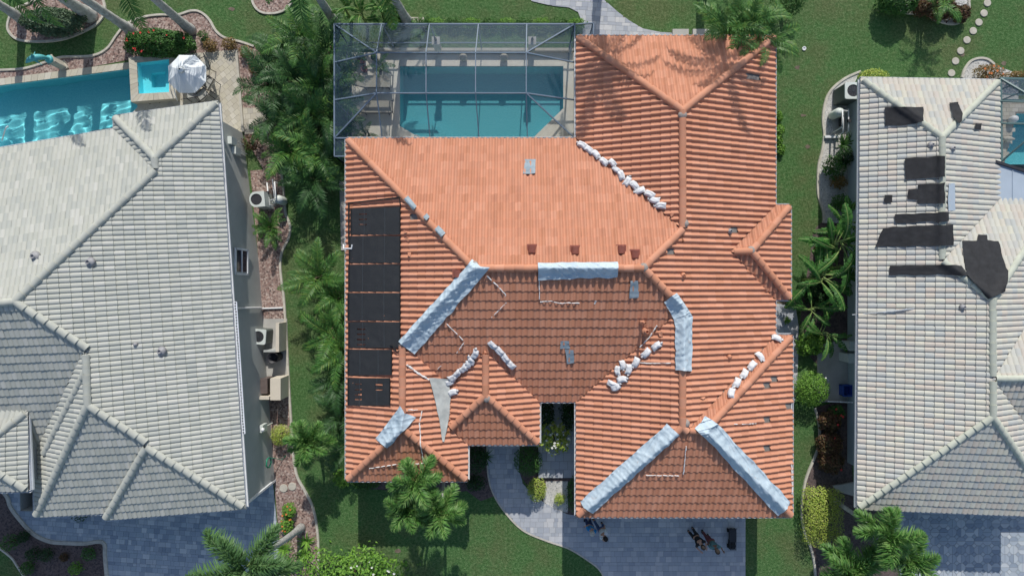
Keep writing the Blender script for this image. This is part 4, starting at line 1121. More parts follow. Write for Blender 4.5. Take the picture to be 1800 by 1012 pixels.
leafmat('leaf_croton', [(.10, .05, .03), (.16, .08, .04), (.06, .07, .03), (.20, .13, .05), (.12, .04, .04)])
leafmat('leaf_rust', [(.26, .14, .04), (.20, .15, .05), (.32, .20, .07), (.14, .13, .04)])
leafmat('leaf_grey', [(.07, .13, .07), (.11, .17, .10), (.14, .21, .12), (.09, .15, .08)])
leafmat('dead_frond', [(.30, .20, .11), (.38, .27, .16), (.25, .17, .10)], .1, .8)
plain('dry_frond', (.55, .58, .60), .8, .2, 8)
plain('petal_red', (.70, .05, .05), .6, .2, 9); plain('petal_white', (.80, .80, .74), .6, .05, 9); plain('petal_orange', (.70, .22, .06), .6, .2, 9)
plain('rachis', (.22, .30, .09), .6, .2, 8); plain('rachis_pale', (.48, .52, .40), .6, .2, 8)
def frond_mesh(L, ns, ll, lw, up, bend, style, mat, seed, twist=0.0):
    rr = random.Random(seed); m = MB(); pts = []; x = z = y = 0.0; N = 14
    for i in range(N + 1):
        t = i / N; a = up - bend * t ** 1.3
        pts.append(Vector((x, y, z))); x += L / N * math.cos(a); z += L / N * math.sin(a); y += L / N * twist * t
    m.tube(pts, [.028 * (1 - .8 * i / N) + .004 for i in range(N + 1)], 4, t=.5)
    def at(t):
        f = t * N; k = min(int(f), N - 1); return pts[k].lerp(pts[k + 1], f - k), (pts[k + 1] - pts[k]).normalized()
    for i in range(ns):
        t = .10 + .90 * i / ns; p, d = at(t); side = d.cross(Vector((0, 0, 1))).normalized(); nrm = side.cross(d)
        prof = (math.sin(PI * min(1, t * .9 + .12)) ** .6) * (1 - .25 * t)
        angs = (0, PI) if style == 'feather' else [2 * PI * (k + rr.random()) / 4 for k in range(5)]
        for q in angs:
            if rr.random() < .04: continue
            l_ = ll * prof * rr.uniform(.82, 1.12)
            o = side * math.cos(q) + nrm * (math.sin(q) + (.35 if style == 'feather' else 0) + rr.uniform(-.12, .12))
            fwd = rr.uniform(.55, .85); dr = (d * fwd + o).normalized()
            wv = dr.cross(nrm if abs(dr.dot(nrm)) < .8 else side).normalized() * lw * .5
            p1 = p + dr * l_ * .5; p2 = p + dr * l_ + Vector((0, 0, -l_ * rr.uniform(.18, .42)))
            m.add([p - wv * .5, p + wv * .5, p1 + wv, p1 - wv, p2 + wv * .15, p2 - wv * .15], [(0, 1, 2, 3), (3, 2, 4, 5)], rr.random() * .999)
    return m.mesh('frond', mat)
FA = [frond_mesh(2.3, 26, .55, .055, .55 + .15 * k, 1.3 + .2 * k, 'feather', 'frond_areca', 40 + k, .06 * (k - 1)) for k in range(3)]
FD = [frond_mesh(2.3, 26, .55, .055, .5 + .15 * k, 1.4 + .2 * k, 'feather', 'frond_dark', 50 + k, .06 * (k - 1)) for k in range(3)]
FX = [frond_mesh(2.0, 50, .60, .05, .45 + .15 * k, 1.1 + .15 * k, 'plume', 'frond_foxtail', 60 + k, .07 * (k - 1)) for k in range(3)]
FG = [frond_mesh(1.6, 40, .60, .046, .45 + .2 * k, 1.3 + .15 * k, 'plume', 'frond_bright', 70 + k, .07 * (k - 1)) for k in range(3)]
FC = [frond_mesh(3.0, 34, .62, .06, .35 + .15 * k, 1.5 + .15 * k, 'feather', 'frond_areca', 80 + k, .05 * (k - 1)) for k in range(3)]
FDEAD = [frond_mesh(1.5, 16, .4, .05, .2, 1.2, 'feather', 'dead_frond', 90)]
def put_frond(me, par, loc, az, el, sc_=1.0, roll=0.0, name='frond'):
    o = bpy.data.objects.new(name, me); COL.objects.link(o); o.parent = par
    o.matrix_basis = Matrix.Translation(Vector(loc)) @ Matrix.Rotation(az, 4, 'Z') @ Matrix.Rotation(-el, 4, 'Y') @ Matrix.Rotation(roll, 4, 'X') @ Matrix.Diagonal((sc_, sc_, sc_, 1))
    return o
def pull(px, py, hc): k = (D - hc) / D; return P(CX + (px - CX) * k, CY + (py - CY) * k)   # ground point under something seen at height hc
def areca(px, py, label, n=15, sc_=1.0, set_=FA, h0=.5, h1=1.5, seed=None, group='arching palms between the houses'):
    rr = random.Random(seed if seed is not None else int(px * 7 + py)); b = pull(px, py, h1 + .5)
    t = thing('areca_palm', label, 'palm', b, 0, group)
    for k in range(4):
        a = rr.uniform(0, 6.28); r_ = rr.uniform(.05, .22); x, y = r_ * math.cos(a), r_ * math.sin(a)
        part('trunk', MB().tube([(x, y, 0), (x * 1.2, y * 1.2, h1 * .5), (x * 1.6, y * 1.6, h1)], [.05, .045, .035], 6).mesh('trunk', 'stem'), t)
    for k in range(n):
        a = k * 2.39996 + rr.uniform(-.3, .3); e = rr.uniform(-.15, .55)
        r_ = rr.uniform(0, .15); put_frond(rr.choice(set_), t, (r_ * math.cos(a), r_ * math.sin(a), rr.uniform(h0, h1)), a, e, sc_ * rr.uniform(.75, 1.1), rr.uniform(-.4, .4))
    return t
def palm(base, top, label, set_, n=12, sc_=1.0, r0=.17, r1=.11, seed=1, dead=0, elr=(-.7, .9), group=None, ring=True):
    rr = random.Random(seed); b = Vector(base); tp = Vector(top) - b; t = thing('palm_tree', label, 'palm', b, 0, group)
    pts = []; rad = []; N = 26
    for i in range(N + 1):
        s_ = i / N; q = Vector((tp.x * (s_ ** 1.15), tp.y * (s_ ** 1.15), tp.z * s_)); pts.append(q); rad.append((r0 * (1.35 - .35 * min(1, s_ * 6)) + (r1 - r0) * s_) * (1.04 if i % 2 else .97))
    part('trunk', MB().tube(pts, rad, 12).mesh('trunk', 'trunk', True), t)
    part('crown_shaft', MB().tube([tp - Vector((0, 0, .05)), tp + Vector((0, 0, .35)), tp + Vector((0, 0, .6))], [r1 * .95, r1 * .8, r1 * .35], 10).mesh('crown_shaft', 'rachis', True), t)
    for k in range(n):
        a = k * 2.39996 + rr.uniform(-.2, .2); e = elr[0] + (elr[1] - elr[0]) * ((k + .5) / n) + rr.uniform(-.12, .12)
        put_frond(rr.choice(set_), t, tp + Vector((0, 0, .35 + .2 * k / n)), a, e, sc_ * rr.uniform(.85, 1.1), rr.uniform(-.3, .3))
    for k in range(dead): put_frond(FDEAD[0], t, tp + Vector((0, 0, .25)), rr.uniform(0, 6.28), -1.1, 1.2, 0, 'dead_frond')
    return t
# leafy shrubs
def crown_mesh(rx, ry, rz, n, size, mat, seed, flat=.25, lump=.3, name='crown', box=False):
    rr = random.Random(seed); m = MB()
    for _ in range(n):
        while True:
            v = Vector((rr.gauss(0, 1), rr.gauss(0, 1), rr.gauss(0, 1)))
            if v.length > .01: break
        v.normalize()
        if box:
            v = Vector([rr.uniform(-1, 1) for _ in range(3)]); e = rr.choice((0, 1, 2, 2, 2)); v[e] = 1.0 if e == 2 else rr.choice((-1, 1)); v = v * (1 - .12 * (abs(v.x * v.y)) ** 3)
        v.z = abs(v.z) if rr.random() < .9 else v.z
        k = (1 - .42 * rr.random() ** 1.6) * (1 + lump * noise.noise(v * 2.3 + Vector((seed * 1.7, 0, 0))) + lump * .5 * noise.noise(v * 5.1 + Vector((0, seed, 0))))
        p = Vector((v.x * rx * k, v.y * ry * k, v.z * rz * k))
        nn = (v + Vector((rr.gauss(0, .55), rr.gauss(0, .55), rr.gauss(0, .55) + .35))).normalized()
        a = nn.orthogonal().normalized(); a = Matrix.Rotation(rr.uniform(0, 6.28), 3, nn) @ a; b = nn.cross(a); s_ = size * rr.uniform(.6, 1.3)
        m.add([p - a * s_ * .5, p + b * s_ * .28 + nn * s_ * .06, p + a * s_ * .5 - nn * s_ * .1, p - b * s_ * .28 + nn * s_ * .06], [(0, 1, 2, 3)], rr.random() * .999)
    return m.mesh(name, mat)
def shrub(px, py, rx, ry, h, label, mat='leaf_mid', n=700, size=.11, seed=None, flowers=None, nf=0, name='shrub', cat='shrub', group=None, rz_=0.0, box=False, lump=.3):
    seed = seed if seed is not None else int(px * 3 + py * 5) % 997; rr = random.Random(seed); b = pull(px, py, h * .7)
    t = thing(name, label, cat, b, rz_, group); hz = h * .62
    part('crown', crown_mesh(rx, ry, hz, n, size, mat, seed, box=box, lump=lump), t, (0, 0, h - hz))
    m = MB()
    for k in range(5):
        a = rr.uniform(0, 6.28); m.tube([(.03 * math.cos(a), .03 * math.sin(a), 0), (.25 * rx * math.cos(a), .25 * ry * math.sin(a), h * .35), (.6 * rx * math.cos(a), .6 * ry * math.sin(a), h * .7)], [.03, .022, .01], 5)
    part('stem', m.mesh('stem', 'stem'), t)
    if flowers:
        f = MB()
        for k in range(nf):
            a = rr.uniform(0, 6.28); q = math.sqrt(rr.random()) * .9; x, y = rx * q * math.cos(a), ry * q * math.sin(a); z = h - hz + hz * math.sqrt(max(.05, 1 - q * q)) + .04
            s_ = rr.uniform(.03, .055)
            for e in range(5):
                a2 = e * 1.2566; f.add([(x, y, z), (x + s_ * math.cos(a2 - .5), y + s_ * math.sin(a2 - .5), z + .02), (x + s_ * 1.3 * math.cos(a2), y + s_ * 1.3 * math.sin(a2), z + .01), (x + s_ * math.cos(a2 + .5), y + s_ * math.sin(a2 + .5), z + .02)], [(0, 1, 2, 3)])
        part('flower', f.mesh('flower', flowers), t)['kind'] = 'stuff'
    return t
def spiky(px, py, label, n=22, L=.7, lw=.07, mat='leaf_bright', up=.75, name='spiky_plant', seed=3, group=None, h=.1):
    rr = random.Random(seed); t = thing(name, label, 'plant', P(px, py), 0, group)
    m = MB()
    for k in range(3):
        pass
    for k in range(n):
        a = k * 2.4 + rr.uniform(-.2, .2); e = up * rr.uniform(.5, 1.3); l_ = L * rr.uniform(.75, 1.1); N = 5; pts = []
        x = z = 0
        for i in range(N + 1):
            pts.append((x, z)); x += l_ / N * math.cos(e - 1.0 * (i / N) ** 1.5); z += l_ / N * math.sin(e - 1.0 * (i / N) ** 1.5)
        bl = MB()
        for i in range(N):
            w0, w1 = lw * (1 - (i / N) ** 2) * .5, lw * (1 - ((i + 1) / N) ** 2) * .5 + .002
            bl.add([(pts[i][0], -w0, pts[i][1]), (pts[i][0], w0, pts[i][1]), (pts[i + 1][0], w1, pts[i + 1][1]), (pts[i + 1][0], -w1, pts[i + 1][1])], [(0, 1, 2, 3)], (k * .37) % 1)
        part('leaf', bl.mesh('leaf', mat), t, (0, 0, h), (0, 0, a))
    part('stem', MB().lathe([(.05, 0), (.06, h * .6), (.03, h + .05)], n=8).mesh('stem', 'stem'), t)
    return t
def banana_leaf(L, W, up, bend, seed, mat='banana_leaf'):
    rr = random.Random(seed); m = MB(); N = 22; pts = []; x = z = 0
    for i in range(N + 1):
        t = i / N; a = up - bend * t ** 1.4; pts.append(Vector((x, .12 * L * math.sin(t * 2 + seed), z))); x += L / N * math.cos(a); z += L / N * math.sin(a)
    m.tube(pts, [.035 * (1 - .85 * i / N) + .004 for i in range(N + 1)], 5, t=.05)
    for sgn in (-1, 1):
        for i in range(4, N):
            t0, t1 = i / N, (i + 1) / N
            w0 = W * math.sin(PI * min(1, (t0 - .17) / .83)) ** .5 if t0 > .17 else 0; w1 = W * math.sin(PI * min(1, (t1 - .17) / .83)) ** .5 if t1 < 1 else .01
            d = (pts[i + 1] - pts[i]).normalized(); s_ = d.cross(Vector((0, 0, 1))).normalized() * sgn; fold = .25 + .25 * rr.random(); gap = .3 * (rr.random() < .4); cut = rr.uniform(.72, 1.05)
            a, b = pts[i].lerp(pts[i + 1], gap), pts[i + 1]
            o0 = (s_ * w0 + d * w0 * .35) * cut; o1 = (s_ * w1 + d * w1 * .35) * cut; up_ = Vector((0, 0, 1))
            m0a, m0b = a + o0 * .5 + up_ * w0 * .10, b + o1 * .5 + up_ * w1 * .10
            e0a, e0b = a + o0 - up_ * w0 * fold, b + o1 - up_ * w1 * fold
            m.add([a, b, m0b, m0a, e0b, e0a], [(0, 1, 2, 3) if sgn < 0 else (3, 2, 1, 0), (3, 2, 4, 5) if sgn < 0 else (5, 4, 2, 3)], rr.random() * .5)
    me = m.mesh('leaf', mat, False); me.materials.append(MATS['rachis'])
    me.polygons.foreach_set('material_index', [1 if i < N * 5 + 2 else 0 for i in range(len(me.polygons))]); return me
BL = [banana_leaf(2.2, .25, .45 + .12 * k, .95 + .15 * k, 7 + k) for k in range(4)]
BS = [banana_leaf(1.3, .17, .8 + .1 * k, 1.1 + .2 * k, 17 + k) for k in range(3)]
def banana(px, py, label, n=9, sc_=1.0, h=1.9, set_=BL, seed=2, cat='banana plant', name='banana_plant', group='banana plants by the right house', elr=(-.35, .35)):
    rr = random.Random(seed); t = thing(name, label, cat, pull(px, py, h + .3), 0, group)
    part('trunk', MB().tube([(0, 0, 0), (.04, .02, h * .5), (.05, .05, h)], [.12 * sc_, .10 * sc_, .05 * sc_], 8).mesh('trunk', 'rachis', True), t)
    for k in range(n):
        put_frond(rr.choice(set_), t, (.05, .05, h - .1 + rr.uniform(-.15, .1)), k * 2.4 + rr.uniform(-.3, .3), rr.uniform(*elr), sc_ * rr.uniform(.75, 1.1), rr.uniform(-.5, .5), 'leaf')
    return t
# ---- tall palms whose trunks rise at the top of the picture
for i, (bx, by, h, lab) in enumerate([(40, 34, 5.6, 'tall palm whose grey trunk rises from the far left of the shrub island'), (160, 29, 5.2, 'tall palm with the thickest grey trunk, right side of the shrub island'), (231, 54, 5.6, 'tall palm whose trunk rises left of the red flowering bush'), (336, 54, 5.4, 'tall palm whose trunk rises behind the red flowering bush'), (590, 42, 4.6, 'tall palm whose trunk rises at the corner of the screen cage'), (716, 39, 5.0, 'tall palm whose trunk rises behind the screen cage')]):
    b = P(bx, by); palm(b, b + Vector((R.uniform(-.4, .2), R.uniform(-.1, .4), h)), lab, FC, 11, 1.0, .22 if i != 1 else .3, .14, 200 + i, 1, (-.9, .8), 'tall palms along the top edge')
for i, (x, y, h, lab) in enumerate([(9.6, 15.6, 7.6, 'tall palm beyond the top edge whose shadow falls on the orange rear hip'), (4.4, 16.4, 7.8, 'tall palm beyond the top edge whose frond hangs over the rear path')]):
    palm((x, y, 0), (x, y, h), lab, FC, 12, 1.0, .24, .15, 230 + i, 1, (-.9, .8), 'tall palms along the top edge')
# ---- front palms with bushy plumes
palm(P(530, 926), P(447, 982, 5.6), 'bushy palm leaning over the blue grey driveway with a pale bent trunk', FX, 9, 1.12, .17, .10, 301, 0, (-.3, .5))
for i, (b_, t_, l) in enumerate([((772, 822), (735, 838, 4.2), 'upper of three bushy palm heads reaching over the gutter of the lower left gable'), ((782, 826), (778, 893, 4.0), 'right of three bushy palm heads in front of the lower left gable'), ((768, 830), (722, 885, 3.7), 'left of three bushy palm heads in front of the lower left gable')]):
    palm(P(*b_), P(*t_), l, FG, 11, .82, .09, .06, 302 + 10 * i, 0, (-.7, .6), 'bushy palms in front of the lower left gable')
palm(P(1464, 877), P(1538, 928, 3.0), 'bushy palm overhanging the corner of the pale roof', FG, 10, 1.05, .12, .08, 303, 0, (-.4, .6), 'bushy palms in the lower right corner')
palm(P(1440, 950), P(1482, 988, 2.2), 'bushy palm below the lime hedge at the bottom edge', FG, 11, 1.15, .12, .08, 304, 0, (-.4, .6), 'bushy palms in the lower right corner')
palm(P(1535, 940), P(1582, 975, 2.2), 'bushy palm at the bottom edge on the right driveway corner', FG, 10, 1.0, .12, .08, 305, 0, (-.4, .6), 'bushy palms in the lower right corner')
palm(P(562, 758), P(552, 771, 1.9), 'bright spreading palm between the round clipped shrub and the orange roof', FG, 11, .85, .10, .07, 306, 0, (-.3, .7))
# ---- arching palms of the side yard
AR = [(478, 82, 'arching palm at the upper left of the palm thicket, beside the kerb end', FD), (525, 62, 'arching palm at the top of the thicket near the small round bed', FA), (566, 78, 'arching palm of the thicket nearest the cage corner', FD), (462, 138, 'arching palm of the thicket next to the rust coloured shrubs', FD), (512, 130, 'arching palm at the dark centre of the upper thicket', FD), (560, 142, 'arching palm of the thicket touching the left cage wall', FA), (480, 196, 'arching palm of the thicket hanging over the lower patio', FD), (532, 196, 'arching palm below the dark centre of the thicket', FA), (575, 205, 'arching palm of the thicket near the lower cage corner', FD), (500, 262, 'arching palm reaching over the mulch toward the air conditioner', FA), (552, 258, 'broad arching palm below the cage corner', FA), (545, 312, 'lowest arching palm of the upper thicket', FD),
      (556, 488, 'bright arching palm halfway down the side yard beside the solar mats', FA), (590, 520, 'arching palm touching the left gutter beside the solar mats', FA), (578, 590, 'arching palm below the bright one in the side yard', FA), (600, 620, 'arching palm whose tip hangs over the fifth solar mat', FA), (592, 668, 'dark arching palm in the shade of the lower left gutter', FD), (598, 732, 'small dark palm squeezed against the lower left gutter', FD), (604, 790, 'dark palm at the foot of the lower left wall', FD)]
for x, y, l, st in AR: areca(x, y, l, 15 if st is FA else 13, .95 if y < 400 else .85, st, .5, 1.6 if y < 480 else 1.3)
areca(468, 398, 'low fan leaved palm beside the grey wall below the air conditioner', 16, .5, FA, .2, .6)
for x, y, l in ((1288, 46, 'left clump of the palms growing at the rear corner of the orange roof'), (1320, 34, 'middle clump of the palms at the rear corner of the orange roof'), (1352, 56, 'clump of palms hanging past the right end of the rear eave')): areca(x, y, l, 16, .85, FA, 2.0, 3.2, None, 'palms at the rear corner')
# big leaved plants behind the cage
for i, (x, y) in enumerate([(602, 12), (632, 22), (664, 10)]): banana(x, y, ['left', 'middle', 'right'][i] + ' of the big leaved plants behind the screen cage', 9, .8, 1.2, BS, 20 + i, 'plant', 'big_leaf_plant', 'big leaved plants behind the cage', (-.2, .6))
shrub(690, 24, .6, .5, 1.0, 'dark rounded shrub right of the big leaved plants behind the cage', 'leaf_mid', 900, .12)
for i, x in enumerate(range(735, 1015, 31)): shrub(x, 40, .5, .28, .4, '%s low shrub from the left in the hedge strip behind the cage' % ORD[i], 'leaf_bright' if i % 2 else 'leaf_mid', 420, .09, None, None, 0, 'hedge_shrub', 'shrub', 'low shrubs behind the cage')
# ---- banana plants
banana(1478, 430, 'largest banana plant with drooping leaves beside the pale roof edge', 13, 1.0, 1.9, BL, 31); banana(1494, 396, 'banana plant standing against the wall above the largest one', 7, .75, 1.6, BL, 32); banana(1450, 492, 'banana plant below the largest one with leaves toward the orange roof', 12, .95, 1.7, BL, 33)
banana(1434, 546, 'small banana plant next to the bare soil by the walkway', 8, .68, 1.3, BL, 34); banana(1454, 588, 'lowest banana plant beside the concrete pad', 9, .68, 1.3, BL, 35); banana(1484, 470, 'banana plant in the shade under the pale eave', 7, .7, 1.2, BL, 36)
shrub(1428, 605, .75, .6, .7, 'leafy ground shrub under the lowest banana plant', 'leaf_bright', 700, .16)
shrub(1440, 515, .8, .8, .6, 'dark undergrowth shrub between the banana plants', 'leaf_dark', 900, .16)
# ---- clipped and loose shrubs
shrub(491, 766, .52, .55, .9, 'round clipped lime green shrub beside the grey wall', 'leaf_lime', 1500, .07, lump=.12)
shrub(276, 72, 1.75, .68, 1.15, 'wide dark green bush with red flowers behind the pool', 'leaf_mid', 6500, .13, None, 'petal_red', 14, lump=.2)
shrub(86, 34, 1.55, .68, 1.2, 'wide grey green shrub filling the oval island bed', 'leaf_grey', 7000, .13, lump=.2)
shrub(356, 62, .28, .28, .45, 'small green shrub in gravel right of the red flowering bush', 'leaf_mid', 260, .08); 
for x, y, r_, l in ((367, 79, .38, 'largest rust coloured shrub above the patio'), (401, 76, .40, 'rust coloured shrub near the kerb end'), (430, 90, .36, 'rust coloured shrub at the patio corner'), (448, 118, .4, 'rust coloured shrub right of the patio wall')): shrub(x, y, r_, r_ * .9, .5, l, 'leaf_rust', 420, .09, None, None, 0, 'shrub', 'shrub', 'rust coloured shrubs')
shrub(440, 250, .5, .4, .5, 'pink tinged low plant below the lower patio', 'leaf_croton', 360, .10)
for i, (x, y, r_, l) in enumerate([(506, 900, .36, 'upper orange flowered plant beside the driveway edge'), (502, 925, .34, 'lower orange flowered plant beside the driveway edge')]): shrub(x, y, r_, r_ * 1.2, .55, l, 'leaf_bright', 420, .12, None, 'petal_orange', 6, 'shrub', 'shrub', 'orange flowered plants')
for i, (x, y, l) in enumerate([(500, 962, 'spiky lime plant left of the bent palm trunk shadow'), (541, 948, 'small spiky lime plant right of the bent palm trunk'), (538, 972, 'larger spiky lime plant right of the trunk shadow'), (503, 990, 'spiky lime plant nearest the bottom edge by the driveway')]): spiky(x, y, l, 26, .62, .08, 'leaf_bright', .8, 'spiky_plant', 40 + i, 'spiky lime plants')
t = shrub(608, 1020, 3.0, 1.35, 2.0, 'spreading bright leafy tree with white blossoms at the bottom edge', 'leaf_bright', 3600, .17, 77, 'petal_white', 26, 'flowering_tree', 'tree', None, 0, False, .6)
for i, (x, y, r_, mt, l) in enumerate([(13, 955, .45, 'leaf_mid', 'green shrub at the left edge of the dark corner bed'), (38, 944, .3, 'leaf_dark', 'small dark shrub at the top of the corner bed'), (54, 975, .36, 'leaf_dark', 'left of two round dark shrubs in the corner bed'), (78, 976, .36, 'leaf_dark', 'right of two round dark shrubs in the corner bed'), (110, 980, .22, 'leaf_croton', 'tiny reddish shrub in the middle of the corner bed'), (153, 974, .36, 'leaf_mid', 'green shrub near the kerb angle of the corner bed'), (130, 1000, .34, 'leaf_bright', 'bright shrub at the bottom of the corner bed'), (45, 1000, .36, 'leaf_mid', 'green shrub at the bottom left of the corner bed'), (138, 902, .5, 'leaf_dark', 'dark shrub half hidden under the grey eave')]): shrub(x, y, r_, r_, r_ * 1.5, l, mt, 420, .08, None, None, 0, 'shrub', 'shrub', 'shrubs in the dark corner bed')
shrub(929, 812, .72, .74, 1.0, 'large round dark shrub beside the curved front path', 'leaf_mid', 1900, .08, lump=.12)
shrub(944, 862, .50, .62, .8, 'oval clipped lime shrub half in sun beside the front path', 'leaf_lime', 1500, .075, lump=.12)
shrub(984, 878, .30, .30, .5, 'small yellowish shrub in the gravel strip by the front path', 'leaf_lime', 500, .07)
shrub(1005, 870, .25, .9, .5, 'narrow dark shrub against the inner driveway wall', 'leaf_mid', 500, .09)
shrub(975, 772, .85, .75, 1.6, 'airy plant with white blossoms in the entrance court', 'leaf_lime', 520, .20, 5, 'petal_white', 22, 'flowering_plant', 'plant', None, 0, False, .6)
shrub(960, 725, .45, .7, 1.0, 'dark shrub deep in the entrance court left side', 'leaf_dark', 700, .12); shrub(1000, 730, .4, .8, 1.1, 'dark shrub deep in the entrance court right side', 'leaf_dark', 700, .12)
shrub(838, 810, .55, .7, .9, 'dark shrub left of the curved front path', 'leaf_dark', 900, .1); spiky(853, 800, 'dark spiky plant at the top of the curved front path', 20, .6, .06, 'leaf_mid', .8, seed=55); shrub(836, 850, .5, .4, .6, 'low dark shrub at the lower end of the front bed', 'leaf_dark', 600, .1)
shrub(640, 850, .8, .3, .5, 'low leafy shrub along the lower left eave', 'leaf_mid', 800, .11); shrub(600, 842, .45, .45, .6, 'bright leafy shrub at the lower left roof corner', 'leaf_bright', 600, .13)
shrub(1432, 685, .86, .88, 1.3, 'large round clipped shrub beside the concrete pad', 'leaf_bright', 3000, .085, lump=.12)
shrub(1445, 908, .95, 1.45, 1.0, 'large clipped lime yellow hedge at the lower right', 'leaf_lime', 5200, .085, 9, None, 0, 'hedge', 'hedge', None, 0, True, .1)
for i, (x, y, r_, l) in enumerate([(1462, 742, .52, 'uppermost dark red croton beside the right house wall'), (1460, 782, .62, 'middle dark red croton beside the right house wall'), (1464, 812, .62, 'lowest dark red croton beside the right house wall')]): shrub(x, y, r_, r_, .9, l, 'leaf_croton', 2200, .12, None, 'petal_red', 1, 'croton', 'shrub', 'dark red crotons')
shrub(1473, 725, .4, .4, .7, 'green red flowered shrub above the crotons', 'leaf_mid', 500, .1, None, 'petal_red', 4)
spiky(1478, 256, 'spiky rosette plant below the pump pipes', 30, .75, .06, 'leaf_mid', .9, seed=61); spiky(1492, 244, 'smaller spiky plant tucked against the right wall', 22, .55, .06, 'leaf_mid', .9, seed=62)
shrub(1470, 292, .55, .6, .8, 'dark leafy shrub in the shell bed', 'leaf_mid', 900, .1); shrub(1488, 275, .4, .5, .7, 'dark shrub against the right house wall', 'leaf_dark', 700, .1); shrub(1477, 319, .42, .35, .6, 'bronze leaved shrub in the shell bed', 'leaf_rust', 600, .09); shrub(1480, 356, .5, .45, .7, 'leafy shrub above the banana plants', 'leaf_mid', 700, .1)
shrub(1538, 131, .75, .3, .7, 'yellow leaved shrub behind the upper corner of the pale roof', 'leaf_lime', 900, .09); shrub(1742, 126, .7, .42, .7, 'orange and green croton at the end of the stepping stones', 'leaf_rust', 1000, .09, None, 'petal_orange', 10); shrub(1795, 132, .9, .25, .6, 'low mottled hedge behind the right cage', 'leaf_rust', 800, .09)
shrub(1585, -4, 1.0, .75, 1.3, 'large rounded dark hedge shrub at the top edge', 'leaf_mid', 3800, .13, lump=.12); shrub(1660, 12, .68, .6, .9, 'largest brown red shrub in the upper right island', 'leaf_croton', 2400, .12); shrub(1692, 22, .45, .42, .7, 'smaller brown red shrub at the end of the upper right island', 'leaf_croton', 1500, .12); shrub(1625, 12, .5, .4, .7, 'brown shrub between the hedge and the largest red shrub', 'leaf_croton', 1500, .12)
areca(1675, -12, 'small palm at the top edge over the upper right island', 12, .6, FA, .8, 1.6, None, 'palms at the rear corner')
shrub(1392, 0, .75, .6, 1.6, 'dark rounded shrub at the top edge right of the rear palms', 'leaf_mid', 1500, .1)
for i, (x, y) in enumerate([(1370, 205), (1372, 228), (1369, 246), (1374, 262)]): shrub(x, y, .22, .3, .35, '%s weedy plant from the top along the right eave' % ORD[i], 'leaf_bright', 160, .13, None, None, 0, 'weed', 'plant', 'weeds along the right eave')
shrub(1385, 563, .15, .2, .3, 'tiny bright weed on the side walkway', 'leaf_bright', 60, .12)
areca(740, 42, 'small palm seen behind the cage beside a trunk', 8, .35, FA, .3, .6)
# dried grey frond lying on the gutter of the pale roof
pa = RR.surf(1600, 543, .14); pb = P(1498, 553, 2.75)
t = thing('dry_frond', 'grey dried palm frond lying across the gutter of the pale roof', 'palm frond', pb)
m = MB(); pts = [pb.lerp(pa, i / 12) + Vector((0, 0, .12 * math.sin(PI * i / 12))) - pb for i in range(13)]
part('rachis', MB().tube(pts, [.02 - .001 * i for i in range(13)], 5).mesh('rachis', 'dry_frond'), t)
for k in range(60):
    p = pts[min(12, int(k / 5))].lerp(pts[min(12, int(k / 5) + 1)], (k % 5) / 5); s_ = 1 if k % 2 else -1; l_ = R.uniform(.35, .6)
    m.add([p, p + Vector((.02, .02, 0)), p + Vector((l_, s_ * R.uniform(.05, .12), -.02)), p + Vector((l_, s_ * .05 - .015, -.02))], [(0, 1, 2, 3)])
lf = part('leaflet', m.mesh('leaflet', 'dry_frond'), t); lf['kind'] = 'stuff'
# ---------------------------------------------------------------- furniture, machines, fittings
plain('canopy_white', (.72, .76, .78), .8, .05, 3); plain('sling', (.36, .36, .33), .8, .1, 8); plain('bronze_green', (.10, .42, .44), .5, .25, 5)
plain('cushion', (.42, .40, .33), .85, .1, 6); plain('ac_grey', (.60, .64, .60), .5, .06); plain('ac_dark', (.10, .12, .11), .6, .1); plain('fan', (.34, .36, .36), .5, .1, 5, .3)
plain('terracotta_pot', (.22, .08, .06), .8, .2); plain('hose_green', (.02, .22, .13), .5, .1); plain('bin_blue', (.03, .08, .33), .5, .1); plain('bin_dark', (.03, .03, .035), .5, .2); plain('brown_box', (.13, .10, .09), .8, .2)
plain('stone', (.48, .45, .38), .9, .12, 5, 0, .3, 40); plain('spa_tile', (.20, .22, .22), .6, .3, 9)
def uni(name, label, cat, mb, mat, group=None, smooth=False): return tag(mb.build(name, mat, None, smooth), label, cat, group)
# ---- raised spa
sp = thing('spa', 'small raised stone edged spa beside the white umbrella', 'spa', P(278, 140))
SPI = [P2(*p) for p in [(250, 116), (306, 110), (306, 167), (253, 170)]]
zs = .42
for i in range(4):
    j = (i + 1) % 4; a, b, c, d = SPO[i], SPO[j], SPI[j], SPI[i]
    A, B, Cc, Dd = [Vector(q) for q in (a, b, c, d)]; n = 8
    for k in range(n):
        t0, t1 = (k + .02) / n, (k + .98) / n; pts = [A.lerp(B, t0), A.lerp(B, t1), Dd.lerp(Cc, t1), Dd.lerp(Cc, t0)]
        MB().prism([tuple(p) for p in pts], zs - .06, zs + R.uniform(-.003, .003)).build('coping_stone', 'paver_tan', sp)
    MB().prism([a, b, tuple(Vector(b).lerp(Vector(c), .8)), tuple(Vector(a).lerp(Vector(d), .8))], 0.03, zs - .06).build('wall', 'stone', sp)
m = MB(); m.add([(p[0], p[1], z) for z in (zs - .01, -.35) for p in SPI], [(4 + i, 4 + (i + 1) % 4, (i + 1) % 4, i) for i in range(4)]); m.build('basin', 'plaster_turquoise', sp)
bx = outline_offset(SPI, .42)
m = MB(); SI = SPI if area2(SPI) > 0 else SPI[::-1]
